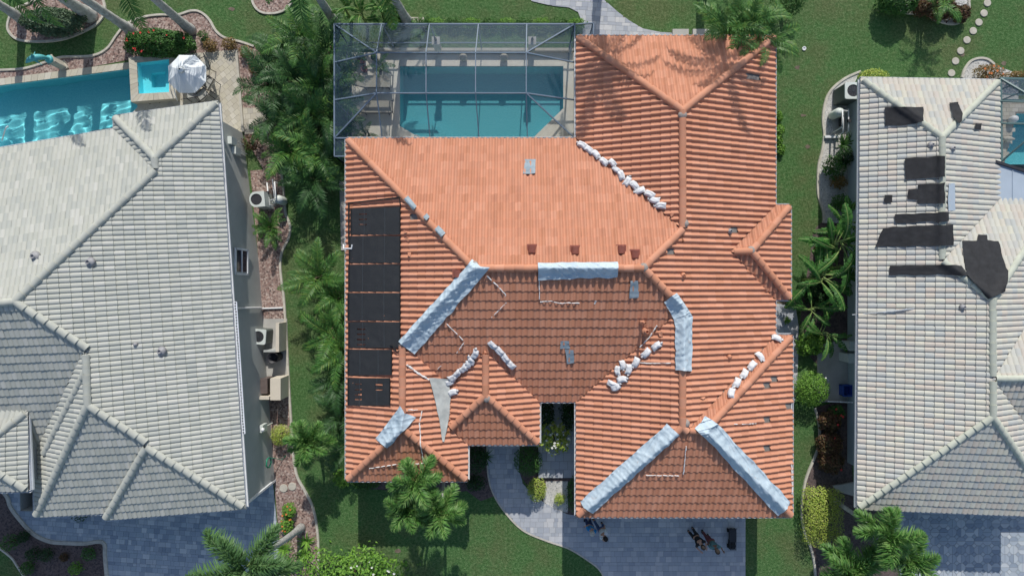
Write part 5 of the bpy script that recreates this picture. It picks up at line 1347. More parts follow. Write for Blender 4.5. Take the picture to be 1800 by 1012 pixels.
m.add([(p[0], p[1], .0) for p in SI] + [(p[0], p[1], .0) for p in bx] + [(p[0], p[1], -.34) for p in bx], [(i, (i + 1) % 4, 4 + (i + 1) % 4, 4 + i) for i in range(4)] + [(4 + i, 4 + (i + 1) % 4, 8 + (i + 1) % 4, 8 + i) for i in range(4)] + [(8, 9, 10, 11)])
m.build('bench', 'plaster_turquoise', sp); ws = sheet('water', outline_offset(SPI, .005), zs - .1, 'water_turquoise', kind=None); adopt(ws, sp)
rp = [P(300, 158, zs), P(299, 152, zs + .75), P(303, 147, zs + .9), P(310, 172, .9), P(312, 178, .05)]
uni('spa_rail', 'thin curved metal handrail beside the spa', 'handrail', MB().tube(smoothline([tuple(p) for p in rp], 5), .022, 8), 'white_metal')
rp = [P(14, 224, .1), P(14, 222, .7), P(10, 226, .85), P(5, 242, .55), P(4, 247, .0)]
uni('pool_rail', 'white pool handrail at the left edge of the turquoise pool', 'handrail', MB().tube(smoothline([tuple(p) for p in rp], 5), .028, 8), 'white_metal')
# patio edge walls
for a, b, l in (((416, 88), (428, 232), 'long raised edge on the right side of the patio'), ((466, 190), (470, 236), 'short raised edge right of the lower patio')):
    uni('patio_edge', l, 'wall', MB().bar(P(*a, .05), P(*b, .05), .12, .16), 'stone')
# ---- umbrella
uc = P(327, 129, 2.25); R_ = .95
ub = thing('patio_umbrella', 'white eight sided patio umbrella beside the spa', 'umbrella', (uc.x, uc.y, 0.05))
for k in range(8):
    a0, a1 = 2 * PI * (k + .5) / 8, 2 * PI * (k + 1.5) / 8; m = MB(); N = 5; vs = []; fs = []
    for i in range(N + 1):
        t = i / N; r_ = .07 + (R_ - .07) * t; z = 2.62 - .45 * t ** 1.15
        for j in range(4):
            s_ = j / 3; a = a0 + (a1 - a0) * s_; sag = .03 * math.sin(PI * s_) * t
            cc = math.cos(PI / 8) / math.cos((a - a0) - PI / 8); vs.append((r_ * cc * math.cos(a), r_ * cc * math.sin(a), z - sag - .05))
    for i in range(N):
        for j in range(3): fs.append((i * 4 + j, (i + 1) * 4 + j, (i + 1) * 4 + j + 1, i * 4 + j + 1))
    m.add(vs, fs); part('canopy_panel', m.mesh('canopy_panel', 'canopy_white', True), ub)
    part('rib', MB().bar((.05, 0, 2.52), (R_ * .99, 0, 2.10), .015, .02).mesh('rib', 'dark_metal'), ub, (0, 0, 0), (0, 0, a0))
vt = MB(); vt.lathe([(.16, 2.60), (.10, 2.66), (.03, 2.70)], n=16); part('vent_cap', vt.mesh('vent_cap', 'canopy_white', True), ub)
part('finial', MB().lathe([(.02, 2.68), (.035, 2.72), (.02, 2.77), (0, 2.78)], n=10).mesh('finial', 'dark_metal', True), ub)
part('pole', MB().lathe([(.022, 0), (.022, 2.66)], n=10).mesh('pole', 'dark_metal', True), ub)
tb = thing('patio_table', 'round glass patio table under the white umbrella', 'table', P(352, 142, .05))
part('tabletop', MB().lathe([(0, .70), (.52, .70), (.55, .715), (.52, .73), (0, .73)], n=28).mesh('tabletop', 'glass_dark', True), tb)
for k in range(4): part('leg', MB().tube([(.4, 0, 0), (.3, 0, .4), (.42, 0, .70)], .018, 6).mesh('leg', 'dark_metal'), tb, (0, 0, 0), (0, 0, k * PI / 2 + .5))
def sling_chair(px, py, rz, label):
    t = thing('patio_chair', label, 'chair', P(px, py, .05), rz, 'sling patio chairs round the table')
    part('seat', MB().add([(-.24, -.24, .42), (.24, -.24, .42), (.24, .24, .40), (-.24, .24, .40), (-.24, -.24, .40), (.24, -.24, .40), (.24, .24, .38), (-.24, .24, .38)], [(0, 1, 2, 3), (7, 6, 5, 4)]).mesh('seat', 'sling'), t)
    part('backrest', MB().add([(-.24, -.24, .44), (.24, -.24, .44), (.24, -.46, .95), (-.24, -.46, .95)], [(0, 1, 2, 3)]).mesh('backrest', 'sling'), t)
    for sx in (-1, 1):
        part('leg', MB().tube([(sx * .27, -.48, .97), (sx * .27, -.24, .43), (sx * .27, -.30, 0)], .018, 6).mesh('leg', 'dark_metal'), t)
        part('leg', MB().tube([(sx * .27, .26, 0), (sx * .27, .24, .42)], .018, 6).mesh('leg', 'dark_metal'), t)
        part('armrest', MB().tube([(sx * .30, -.36, .66), (sx * .31, .1, .67), (sx * .27, .25, .60), (sx * .27, .25, .42)], .018, 6).mesh('armrest', 'dark_metal'), t)
    part('seat_frame', MB().tube([(-.27, .24, .42), (.27, .24, .41)], .018, 6).mesh('seat_frame', 'dark_metal'), t)
    part('top_rail', MB().tube([(-.27, -.48, .97), (.27, -.48, .97)], .018, 6).mesh('top_rail', 'dark_metal'), t)
sling_chair(366, 124, math.radians(120), 'dark framed sling chair right of the umbrella, the upper one'); sling_chair(374, 152, math.radians(60), 'dark framed sling chair right of the umbrella, the lower one'); sling_chair(345, 168, math.radians(10), 'dark framed sling chair below the umbrella by the grey eave'); sling_chair(364, 172, math.radians(40), 'dark framed sling chair nearest the corner of the grey eave')
# ---- statue on a pedestal
b = P(112, 117); st = thing('dolphin_statue', 'teal leaping fish statue on a square stone pedestal beside the kerb', 'statue', b, .5)
part('pedestal', MB().box((0, 0, .05), (.42, .42, .1)).box((0, 0, .45), (.30, .30, .7)).box((0, 0, .83), (.38, .38, .07)).mesh('pedestal', 'stone'), st)
sv = [Vector((.02, 0, .87)), Vector((.0, 0, 1.05)), Vector((-.08, 0, 1.25)), Vector((-.26, 0, 1.42)), Vector((-.48, 0, 1.48)), Vector((-.68, 0, 1.44)), Vector((-.80, 0, 1.40))]
part('body', MB().tube(smoothline([tuple(p) for p in sv], 4), [.10, .11, .10, .09, .09, .09, .10, .11, .12, .13, .135, .14, .14, .135, .13, .125, .12, .11, .10, .085, .07, .05, .04, .03, .02], 10).mesh('body', 'bronze_green', True), st)
part('fin', MB().add([(-.2, 0, 1.5), (-.36, 0, 1.58), (-.18, 0, 1.75), (-.2, .02, 1.5), (-.36, .02, 1.58), (-.18, .02, 1.75)], [(0, 1, 2), (5, 4, 3), (0, 2, 5, 3), (1, 4, 5, 2)]).mesh('fin', 'bronze_green'), st)
for s_ in (-1, 1): part('flipper', MB().add([(-.3, s_ * .1, 1.38), (-.42, s_ * .1, 1.42), (-.22, s_ * .38, 1.28), (-.3, s_ * .1, 1.36), (-.42, s_ * .1, 1.40), (-.22, s_ * .38, 1.26)], [(0, 1, 2), (5, 4, 3), (0, 2, 5, 3), (1, 4, 5, 2)]).mesh('flipper', 'bronze_green'), st)
part('base_wave', MB().lathe([(.18, .86), (.20, .92), (.12, .98), (.06, 1.0)], n=14).mesh('base_wave', 'bronze_green', True), st)
# ---- air conditioners
def ac(px, py, label, w_=.75, h=.85, rz=0.0, body='ac_grey', grille=True, rounded=False, z0=.06):
    t = thing('air_conditioner', label, 'air conditioner', P(px, py, z0), rz); m = MB(); k = w_ / 2
    if rounded: pts = [(k, -k), (k, k)] + [(-k * .25 + -k * .75 * math.sin(PI * i / 12), k * math.cos(PI * i / 12)) for i in range(13)]
    else: pts = [(sx * (k - .08) + .08 * math.cos(a), sy * (k - .08) + .08 * math.sin(a)) for sx, sy, a0 in ((1, 1, 0), (-1, 1, PI / 2), (-1, -1, PI), (1, -1, 1.5 * PI)) for a in (a0, a0 + PI / 4, a0 + PI / 2)]
    part('casing', MB().prism(pts, 0, h).mesh('casing', 'ac_dark' if grille else body), t)
    top = [(p[0] * 1.03, p[1] * 1.03) for p in pts]; r_ = k * .76; n = 28
    cx = -.03 if rounded else 0
    circ = [(cx + r_ * math.cos(2 * PI * i / n), r_ * math.sin(2 * PI * i / n)) for i in range(n)]
    bm = bmesh.new(); es = []
    for lp in (top, circ):
        vv = [bm.verts.new((p[0], p[1], h + .05)) for p in lp]; es += [bm.edges.new((vv[i], vv[(i + 1) % len(vv)])) for i in range(len(vv))]
    bmesh.ops.triangle_fill(bm, use_beauty=True, edges=es, normal=(0, 0, 1))
    r2 = bmesh.ops.extrude_edge_only(bm, edges=[e for e in bm.edges if e.is_boundary])
    for v in r2['geom']:
        if isinstance(v, bmesh.types.BMVert): v.co.z -= .07
    me = bpy.data.meshes.new('top_cover'); bm.to_mesh(me); bm.free(); me.materials.append(MATS[body]); part('top_cover', me, t)
    part('fan_well', MB().lathe([(r_, h + .0), (r_ * .98, h - .12), (0, h - .13)], (cx, 0, .012), 24).mesh('fan_well', 'dark_metal'), t)
    f = MB()
    for q in range(4):
        a = q * PI / 2 + .4; f.add([(cx + .08 * math.cos(a), .08 * math.sin(a), h - .04), (cx + r_ * .9 * math.cos(a - .05), r_ * .9 * math.sin(a - .05), h - .02), (cx + r_ * .9 * math.cos(a + .6), r_ * .9 * math.sin(a + .6), h - .08), (cx + .09 * math.cos(a + .9), .09 * math.sin(a + .9), h - .08)], [(0, 1, 2, 3)])
    part('fan_blade', f.mesh('fan_blade', 'fan'), t); part('fan_hub', MB().lathe([(.07, h - .06), (.07, h - .01), (.03, h + .01), (0, h + .012)], (cx, 0, 0), 12).mesh('fan_hub', body, True), t)
    if grille:
        for q in range(10): part('guard_wire', MB().bar((cx, 0, h + .045), (cx + r_ * math.cos(q * PI / 5), r_ * math.sin(q * PI / 5), h + .052), .008, .006).mesh('guard_wire', 'grille_metal'), t)
    return t
ac(468, 356, 'pale rounded air conditioner with open fan beside the grey wall', .72, 1.0, math.radians(5), 'ac_grey', False, True); ac(467, 589, 'square air conditioner behind the low tan wall', .72, .8, math.radians(-4)); ac(1478, 172, 'air conditioner with mint green top at the upper corner of the right house', .78, 1.0, 0, 'ac_grey', True)
# ---- low walls and bins by the grey house
uni('low_wall', 'low tan wall shielding the square air conditioner', 'wall', MB().box((P(502, 590).x, P(502, 590).y, .5), (.16, 1.4, 1.0)), 'stucco_tan'); uni('low_wall', 'short tan cross wall below the square air conditioner', 'wall', MB().box((P(487, 614).x, P(487, 614).y, .35), (.75, .10, .7)), 'stucco_grey')
m = MB(); m.box((P(500, 677).x, P(500, 677).y, .55), (.5, 1.05, 1.1)); uni('low_wall', 'thick tan wall block at the end of the bin bay', 'wall', m, 'stucco_tan')
uni('low_wall', 'thin tan wall joining the thick block to the grey house', 'wall', MB().box((P(465, 692).x, P(465, 692).y, .55), (1.4, .14, 1.1)), 'stucco_tan')
tr = thing('trash_can', 'round dark trash can in the bay between the low walls', 'trash can', P(490, 626, .04)); part('drum', MB().lathe([(.22, 0), (.26, .7), (.28, .72), (.25, .72), (.22, .3), (0, .3)], n=20).mesh('drum', 'bin_dark', True), tr); part('handle', MB().tube([(.24, -.08, .6), (.32, -.05, .62), (.32, .05, .62), (.24, .08, .6)], .015, 6).mesh('handle', 'bin_dark'), tr)
bxo = thing('storage_box', 'dark brown slatted box against the thick tan wall', 'box', P(477, 673, .04)); part('body', MB().box((0, 0, .4), (.3, .7, .8)).mesh('body', 'brown_box'), bxo); part('lid', MB().box((0, 0, .83), (.34, .74, .06)).mesh('lid', 'brown_box'), bxo)
# wall fittings of the grey house
def wallpt(y, z, out=.05):               # a point on the side wall of the grey house
    a, b = Vector(WL[3]), Vector(WL[4]); c = Vector(WL[5]); t = 0
    seg = (a, b) if y < 460 else (b, c)
    ya, yb = CY - seg[0].y * F / D, CY - seg[1].y * F / D; t = (y - ya) / (yb - ya); p = seg[0].lerp(seg[1], t); return Vector((p.x + out, p.y, z))
wn = wallpt(463, 1.9, .02); wt = thing('window', 'tall dark window with white frame on the grey side wall', 'window', wn)
part('pane', MB().box((0, 0, 0), (.03, 1.05, 1.1)).mesh('pane', 'glass_dark'), wt)
for y0, z0, sy, sz in ((0, .6, 1.25, .1), (0, -.6, 1.25, .1), (.58, 0, .1, 1.2), (-.58, 0, .1, 1.2), (0, 0, 1.1, .05)): part('frame', MB().box((.02, y0, z0), (.06, sy, sz)).mesh('frame', 'white_metal'), wt)
wp = wallpt(742, 1.1); mt = thing('meter_box', 'pale utility meter box with pipes on the grey side wall', 'meter box', wp); part('cabinet', MB().box((.07, 0, 0), (.16, .35, .5)).mesh('cabinet', 'ac_grey'), mt); part('meter', MB().lathe([(.09, 0), (.09, .12), (.05, .16), (0, .16)], (.2, .0, .3), 14).mesh('meter', 'white_plastic', True), mt); part('conduit', MB().tube([(.08, 0, -.25), (.08, 0, -1.0)], .03, 8).mesh('conduit', 'ac_grey'), mt)
hs = wallpt(803, .9, .16); ho = thing('garden_hose', 'coiled green garden hose hung on the grey wall', 'hose', hs); coil = [(.02 * math.sin(k * 3), .24 * math.cos(k * .5) * (1 + .08 * math.sin(k)), .26 * math.sin(k * .5)) for k in range(90)]
part('coil', MB().tube(coil, .03, 6).mesh('coil', 'hose_green', True), ho); part('nozzle_end', MB().tube([(0, .2, -.1), (.12, .1, -.4), (.3, -.1, -.8), (.5, .1, -.86)], .016, 6).mesh('nozzle_end', 'hose_green', True), ho)
lp = wallpt(246, 2.6, .12); fl = thing('floodlight', 'black floodlight high on the grey wall near the patio', 'light', lp); part('lamp_head', MB().lathe([(.0, -.12), (.10, -.10), (.15, .02), (.13, .08), (0, .09)], n=14).mesh('lamp_head', 'dark_metal', True), fl); part('bracket', MB().bar((-.12, 0, 0), (0, 0, 0), .05, .05).mesh('bracket', 'dark_metal'), fl)
for y, z, l in ((262, 1.5, 'grey electrical box on the wall beside the palms, upper'), (276, 1.2, 'grey electrical box on the wall beside the palms, lower')):
    bb = wallpt(y, z, .0); t = thing('electrical_box', l, 'electrical box', bb); part('cabinet', MB().box((.1, 0, 0), (.2, .35, .5)).mesh('cabinet', 'ac_grey'), t); part('conduit', MB().tube([(.1, .1, -.25), (.1, .12, -1.1)], .025, 6).mesh('conduit', 'white_plastic'), t)
a = wallpt(541, 2.9, .06); uni('drain_pipe', 'white pipe crossing from the grey wall to the kerb', 'pipe', MB().tube(smoothline([tuple(wallpt(538, 3.1, .08)), tuple(wallpt(540, .5, .08)), tuple(P(462, 542, .12)), tuple(P(497, 541, .08))], 5), .045, 8), 'white_plastic')
g0, g1 = P(412, 530, 3.57), P(427, 762, 3.57); gd = thing('gutter_guard', 'white perforated gutter guard along the grey eave', 'gutter', (g0.x + .05, g0.y, g0.z)); dv = g1 - g0
part('channel', MB().bar((0, 0, 0), dv, .13, .05).mesh('channel', 'white_metal'), gd)
for k in range(46): part('slot', MB().box((0, 0, 0), (.06, .07, .012)).mesh('slot', 'bronze_metal') if k == 0 else bpy.data.meshes['slot'], gd, dv * ((k + .5) / 46) + Vector((R.uniform(-.01, .01), 0, .03)))
# ---- pool pumps
def pump(px, py, rz, label, group='pool pump sets'):
    t = thing('pool_pump', label, 'pump', P(px, py, .05), rz, group)
    part('motor', MB().lathe([(.0, -.25), (.10, -.25), (.11, .1), (.07, .14), (0, .14)], n=14).mesh('motor', 'dark_metal', True), t, (0, 0, .2), (PI / 2, 0, 0)); part('strainer', MB().lathe([(.12, 0), (.13, .28), (.10, .34), (0, .35)], n=14).mesh('strainer', 'ac_grey', True), t, (0, -.32, .05))
    part('filter_tank', MB().lathe([(.18, 0), (.22, .1), (.22, .65), (.16, .8), (.05, .85), (0, .85)], n=18).mesh('filter_tank', 'ac_grey', True), t, (.35, -.3, 0))
    for k, pts in enumerate([[(0, -.32, .4), (0, -.32, .75), (.35, -.3, .95), (.35, .5, .95), (.35, .55, .1)], [(-.2, .6, .1), (-.2, .6, .5), (-.2, -.5, .5), (0, -.5, .2)], [(.15, .7, .1), (.15, .7, .65), (.15, -.2, .65)]]): part('pipe', MB().tube(pts, .035, 8).mesh('pipe', 'white_plastic', True), t)
    part('valve', MB().box((-.2, .1, .55), (.14, .14, .12)).mesh('valve', 'dark_metal'), t)
pump(486, 345, .1, 'pool pump and white pipes behind the rounded air conditioner'); pump(1474, 215, PI, 'pool pump and pipes below the mint topped air conditioner')
uni('drain_box', 'white pipe lying across the shell bed', 'pipe', MB().box((P(1460, 242).x, P(1460, 242).y, .12), (.75, .12, .14)), 'white_plastic')
# ---- right side yard
bb = thing('recycling_bin', 'open blue recycling bin on the concrete pad', 'bin', P(1483, 684, .06)); m = MB()
for s_, (x, y, dx, dy) in enumerate([(0, .25, .48, .03), (0, -.25, .48, .03), (.225, 0, .03, .53), (-.225, 0, .03, .53)]): part('side', MB().box((x, y, .19), (dx, dy, .38)).mesh('side', 'bin_blue'), bb)
part('floor', MB().box((0, 0, .015), (.44, .5, .03)).mesh('floor', 'bin_blue'), bb); part('rim', MB().box((0, .27, .38), (.54, .03, .04)).box((0, -.27, .38), (.54, .03, .04)).box((.255, 0, .38), (.03, .51, .04)).box((-.255, 0, .38), (.03, .51, .04)).mesh('rim', 'bin_blue'), bb)
for x, y, l in ((1484, 605, 'upper pale utility cabinet on the concrete pad'), (1482, 626, 'lower pale utility cabinet on the concrete pad')):
    t = thing('utility_cabinet', l, 'cabinet', P(x, y, .06)); part('cabinet', MB().box((0, 0, .4), (.42, .42, .8)).mesh('cabinet', 'ac_grey'), t); part('lid', MB().box((0, 0, .815), (.46, .46, .04)).mesh('lid', 'ac_grey'), t)
uni('low_fence', 'low white rail fence below the concrete pad', 'fence', MB().bar(P(1456, 705, .45), P(1500, 707, .45), .05, .08).bar(P(1456, 705, .2), P(1500, 707, .2), .05, .08).bar(P(1456, 705, 0), P(1456, 705, .5), .06, .06).bar(P(1478, 706, 0), P(1478, 706, .5), .06, .06).bar(P(1498, 707, 0), P(1498, 707, .5), .06, .06), 'white_plastic')
uni('stand_pipe', 'white hooked stand pipe at the edge of the round clipped shrub', 'pipe', MB().tube(smoothline([tuple(P(1450, 668)), tuple(P(1450, 668, .6)), tuple(P(1452, 664, .75)), tuple(P(1456, 668, .6)), tuple(P(1456, 668, .3))], 5), .04, 8), 'white_plastic')
uni('grey_slab', 'pale angled slab at the foot of the right house wall', 'slab', MB().prism([P2(1462, 852), P2(1506, 845), P2(1506, 872), P2(1470, 862)], .01, .12), 'concrete')
uni('lawn_cap', 'small white ring cap in the lawn right of the orange roof', 'pipe cap', MB().lathe([(.10, 0), (.10, .05), (.06, .05), (.05, .01), (0, .01)], P(1413, 86), 16), 'white_plastic')
# stepping stones
for i, (x, y) in enumerate([(1735, 6), (1729, 24), (1720, 40), (1710, 55), (1699, 71), (1688, 90), (1679, 108), (1672, 129)]):
    uni('stepping_stone', 'round pale stepping stone, %s of the eight in the upper right lawn' % (ORD[i] + ' from the top' if i < 7 else 'lowest'), 'stepping stone', MB().lathe([(.18, 0), (.185, .03), (.17, .045), (0, .045)], P(x, y), 20), 'stone', 'stepping stones in the upper right lawn')
for x, y, l in ((499, 857, 'left of two round pale stones in the mulch beside the driveway'), (514, 854, 'right of two round pale stones in the mulch beside the driveway')): uni('stepping_stone', l, 'stepping stone', MB().lathe([(.2, .01), (.205, .04), (.19, .055), (0, .055)], P(x, y), 22), 'stone', 'stones in the mulch')
for x, y, wd, l in ((1195, 59, .8, 'pale step slab at the rear wall, left'), (1232, 59, .9, 'blue grey step slab at the rear wall, right')): uni('step_slab', l, 'slab', MB().box((*P2(x, y), .08), (wd, .3, .16)), 'concrete')
uni('step_slab', 'pale stepping pads behind the cage beside a palm trunk', 'slab', MB().box((*P2(733, 36), .03), (.7, .25, .06)), 'stone')
# ---- inside the middle cage
def lounger(px, py, label):
    t = thing('sun_lounger', label, 'sun lounger', P(px, py, .03), 0, 'pool loungers in the cage')
    part('mattress', MB().box((.25, 0, .36), (1.25, .58, .09)).mesh('mattress', 'cushion'), t); part('back_cushion', MB().box(None, (.72, .58, .09), M=Matrix.Translation((-.68, 0, .55)) @ Matrix.Rotation(.6, 4, 'Y')).mesh('back_cushion', 'cushion'), t)
    for sy in (-1, 1): part('frame_rail', MB().tube([(-.95, sy * .3, .78), (-.4, sy * .3, .3), (.88, sy * .3, .3)], .02, 6).mesh('frame_rail', 'dark_metal'), t)
    for sx in (-.4, .75):
        for sy in (-1, 1): part('leg', MB().tube([(sx, sy * .3, .3), (sx, sy * .3, 0)], .02, 6).mesh('leg', 'dark_metal'), t)
    part('end_rail', MB().tube([(.88, -.3, .3), (.98, -.3, .42), (.98, .3, .42), (.88, .3, .3)], .02, 6).mesh('end_rail', 'dark_metal'), t)
lounger(659, 148, 'upper cushioned lounger beside the screened pool'); lounger(659, 192, 'lower cushioned lounger beside the screened pool')
def pot(px, py, r_, label, plant=True):
    t = thing('flower_pot', label, 'pot', P(px, py, .03), 0, 'dark pots in the cage corner'); part('pot', MB().lathe([(r_ * .7, 0), (r_, r_ * 1.4), (r_ * 1.08, r_ * 1.5), (r_ * .9, r_ * 1.5), (r_ * .85, r_ * 1.2), (0, r_ * 1.2)], n=18).mesh('pot', 'terracotta_pot', True), t)
    if plant: part('foliage', crown_mesh(r_ * .8, r_ * .8, r_ * .9, 90, .12, 'leaf_dark', int(px)), t, (0, 0, r_ * 1.3))
pot(638, 108, .2, 'largest dark pot in the upper left cage corner', False); pot(659, 104, .16, 'dark pot beside the first cage beam'); pot(642, 124, .16, 'dark pot above the upper lounger', False)
areca(637, 232, 'small potted palm beside the lower lounger', 8, .35, FA, .3, .5, None, 'potted palms'); areca(662, 108, 'small potted palm in the upper cage corner', 7, .4, FA, .4, .6, None, 'potted palms')
for x, l in ((815, 'left of two round white stools behind the screened pool'), (886, 'right of two round white stools behind the screened pool')):
    t = thing('garden_stool', l, 'stool', P(x, 104, .03), 0, 'round white stools'); part('body', MB().lathe([(.13, 0), (.18, .12), (.19, .25), (.15, .38), (.0, .40)], n=20).mesh('body', 'cushion', True), t); part('base_ring', MB().lathe([(.15, 0), (.16, .03), (.13, .04)], n=20).mesh('base_ring', 'stone', True), t)
for x, l in ((772, 'left of two square planter pillars behind the screened pool'), (934, 'right of two square planter pillars behind the screened pool')):
    t = thing('planter_pillar', l, 'pillar', P(x, 91, .0), 0, 'square pillars behind the pool'); part('shaft', MB().box((0, 0, .6), (.30, .30, 1.2)).mesh('shaft', 'stone'), t); part('cap', MB().box((0, 0, 1.24), (.38, .38, .08)).mesh('cap', 'concrete'), t)
    part('lamp', MB().lathe([(.05, 1.28), (.07, 1.4), (.05, 1.55), (0, 1.58)], n=12).mesh('lamp', 'dark_metal', True), t)
uni('planter_wall', 'low pale planter wall behind the screened pool', 'wall', MB().bar(P(668, 89, .15), P(1008, 89, .15), .14, .3), 'stone')
rl = [P(741, 246, .05), P(737, 240, .7), P(730, 238, .75), P(727, 247, .3)]
uni('pool_rail', 'white handrail at the steps of the screened pool', 'handrail', MB().tube(smoothline([tuple(p) for p in rl], 5), .025, 8), 'white_metal')
# wrought iron chairs along the left cage wall
for i, y in enumerate((168, 215)):
    t = thing('iron_chair', ('upper' if i == 0 else 'lower') + ' ornate white iron stand against the left cage wall', 'stand', P(628, y, .03), 0, 'white iron stands'); m = MB()
    for k in range(5): part('scroll', MB().tube([(.0 + .05 * math.cos(a), -.3 + .15 * k + .06 * math.sin(a), .5 + .04 * math.sin(a)) for a in [q * .8 for q in range(9)]], .012, 5).mesh('scroll', 'white_metal'), t)
    for sx in (-.1, .1):
        for sy in (-.3, .3): part('leg', MB().tube([(sx, sy, 0), (sx * .7, sy, .5)], .012, 5).mesh('leg', 'white_metal'), t)
# right cage: fish fountain and a ball
t = thing('fountain_figure', 'pale animal figure at the edge of the right screened pool', 'figure', P(1766, 246, .03)); part('body', MB().tube([(-.25, 0, .12), (-.1, 0, .2), (.1, 0, .2), (.28, 0, .14), (.36, 0, .18)], [.05, .11, .12, .07, .03], 10).mesh('body', 'stone', True), t); part('tail', MB().tube([(-.25, 0, .12), (-.4, .1, .22)], [.04, .015], 6).mesh('tail', 'stone', True), t); part('leg', MB().tube([(0, -.12, 0), (0, 0, .15), (0, .12, 0)], .04, 6).mesh('leg', 'stone', True), t)
t = thing('garden_stool', 'round white stool in the right screened cage', 'stool', P(1775, 212, .03)); part('body', MB().lathe([(.13, 0), (.17, .12), (.18, .25), (.14, .36), (0, .38)], n=20).mesh('body', 'white_plastic', True), t)
# wheeled cart on the driveway
ct = thing('wheeled_cart', 'long black wheeled cart on the driveway', 'cart', P(1284, 942, .03))
ct.scale = (.72, 1.0, .8)
part('tray', MB().box((0, .2, .30), (.42, .55, .22)).box((0, .2, .42), (.46, .6, .03)).mesh('tray', 'bin_dark'), ct)
for x in (-.2, 0, .2): part('basket_bar', MB().bar((x, -.1, .42), (x, -.52, .42), .03, .03).mesh('basket_bar', 'bin_dark'), ct)
for y in (-.12, -.32, -.52): part('basket_bar', MB().bar((-.22, y, .42), (.22, y, .42), .03, .03).mesh('basket_bar', 'bin_dark'), ct)
part('basket', MB().box((0, -.32, .2), (.42, .42, .2)).mesh('basket', 'black_rubber'), ct)
for sx in (-1, 1):
    for y in (.35, -.42): part('wheel', MB().lathe([(.0, -.03), (.10, -.03), (.11, 0), (.10, .03), (0, .03)], n=14).mesh('wheel', 'black_rubber', True), ct, (sx * .24, y, .11), (0, PI / 2, 0))
part('handle', MB().tube([(-.16, .5, .35), (-.16, .62, .7), (.16, .62, .7), (.16, .5, .35)], .018, 6).mesh('handle', 'dark_metal'), ct)
# drain grate before the garage
t = thing('drain_grate', 'dark narrow drain strip along the garage front', 'drain', P(1090, 907, .034)); part('channel', MB().box((0, 0, 0), (2.0, .16, .012)).mesh('channel', 'dark_metal'), t)
for k in range(24): part('bar', MB().box((-.96 + .083 * k, 0, .01), (.03, .14, .012)).mesh('bar', 'bronze_metal') if k == 0 else MB().box((-.96 + .083 * k, 0, .01), (.03, .14, .012)).mesh('bar', 'bronze_metal'), t)

cw = Vector(WL[5]); uni('downspout', 'white downspout at the driveway corner of the grey wall', 'downspout', MB().box((cw.x + .03, cw.y - .03, 1.7), (.1, .1, 3.3)), 'white_metal')
# ---------------------------------------------------------------- people
plain('skin', (.45, .26, .19), .6, .06); plain('skin_dark', (.20, .11, .08), .6, .06)
for n_, c in (('cloth_black', (.018, .018, .022)), ('cloth_maroon', (.16, .05, .06)), ('cloth_teal', (.10, .22, .24)), ('cloth_blue', (.02, .22, .50)), ('cloth_navy', (.02, .04, .12)), ('cloth_white', (.62, .66, .68)), ('cloth_denim', (.06, .10, .22)), ('hair_dark', (.02, .016, .014)), ('hair_grey', (.45, .44, .40))): plain(n_, c, .85, .12, 10)
def skin(name, joints, edges, mat, parent, root=0, sub=2):
    me = bpy.data.meshes.new(name); me.from_pydata([j[:3] for j in joints], edges, []); o = bpy.data.objects.new(name, me); COL.objects.link(o)
    sk = o.modifiers.new('skin', 'SKIN'); sv = me.skin_vertices
    if not sv:
        bm = bmesh.new(); bm.from_mesh(me); bm.verts.layers.skin.verify(); bm.to_mesh(me); bm.free(); sv = me.skin_vertices
    for i, j in enumerate(joints): sv[0].data[i].radius = (j[3], j[4] if len(j) > 4 else j[3]); sv[0].data[i].use_root = i == root
    sk.use_smooth_shade = True; s2 = o.modifiers.new('sub', 'SUBSURF'); s2.levels = s2.render_levels = sub
    me.materials.append(MATS[mat]); o.parent = parent; return o
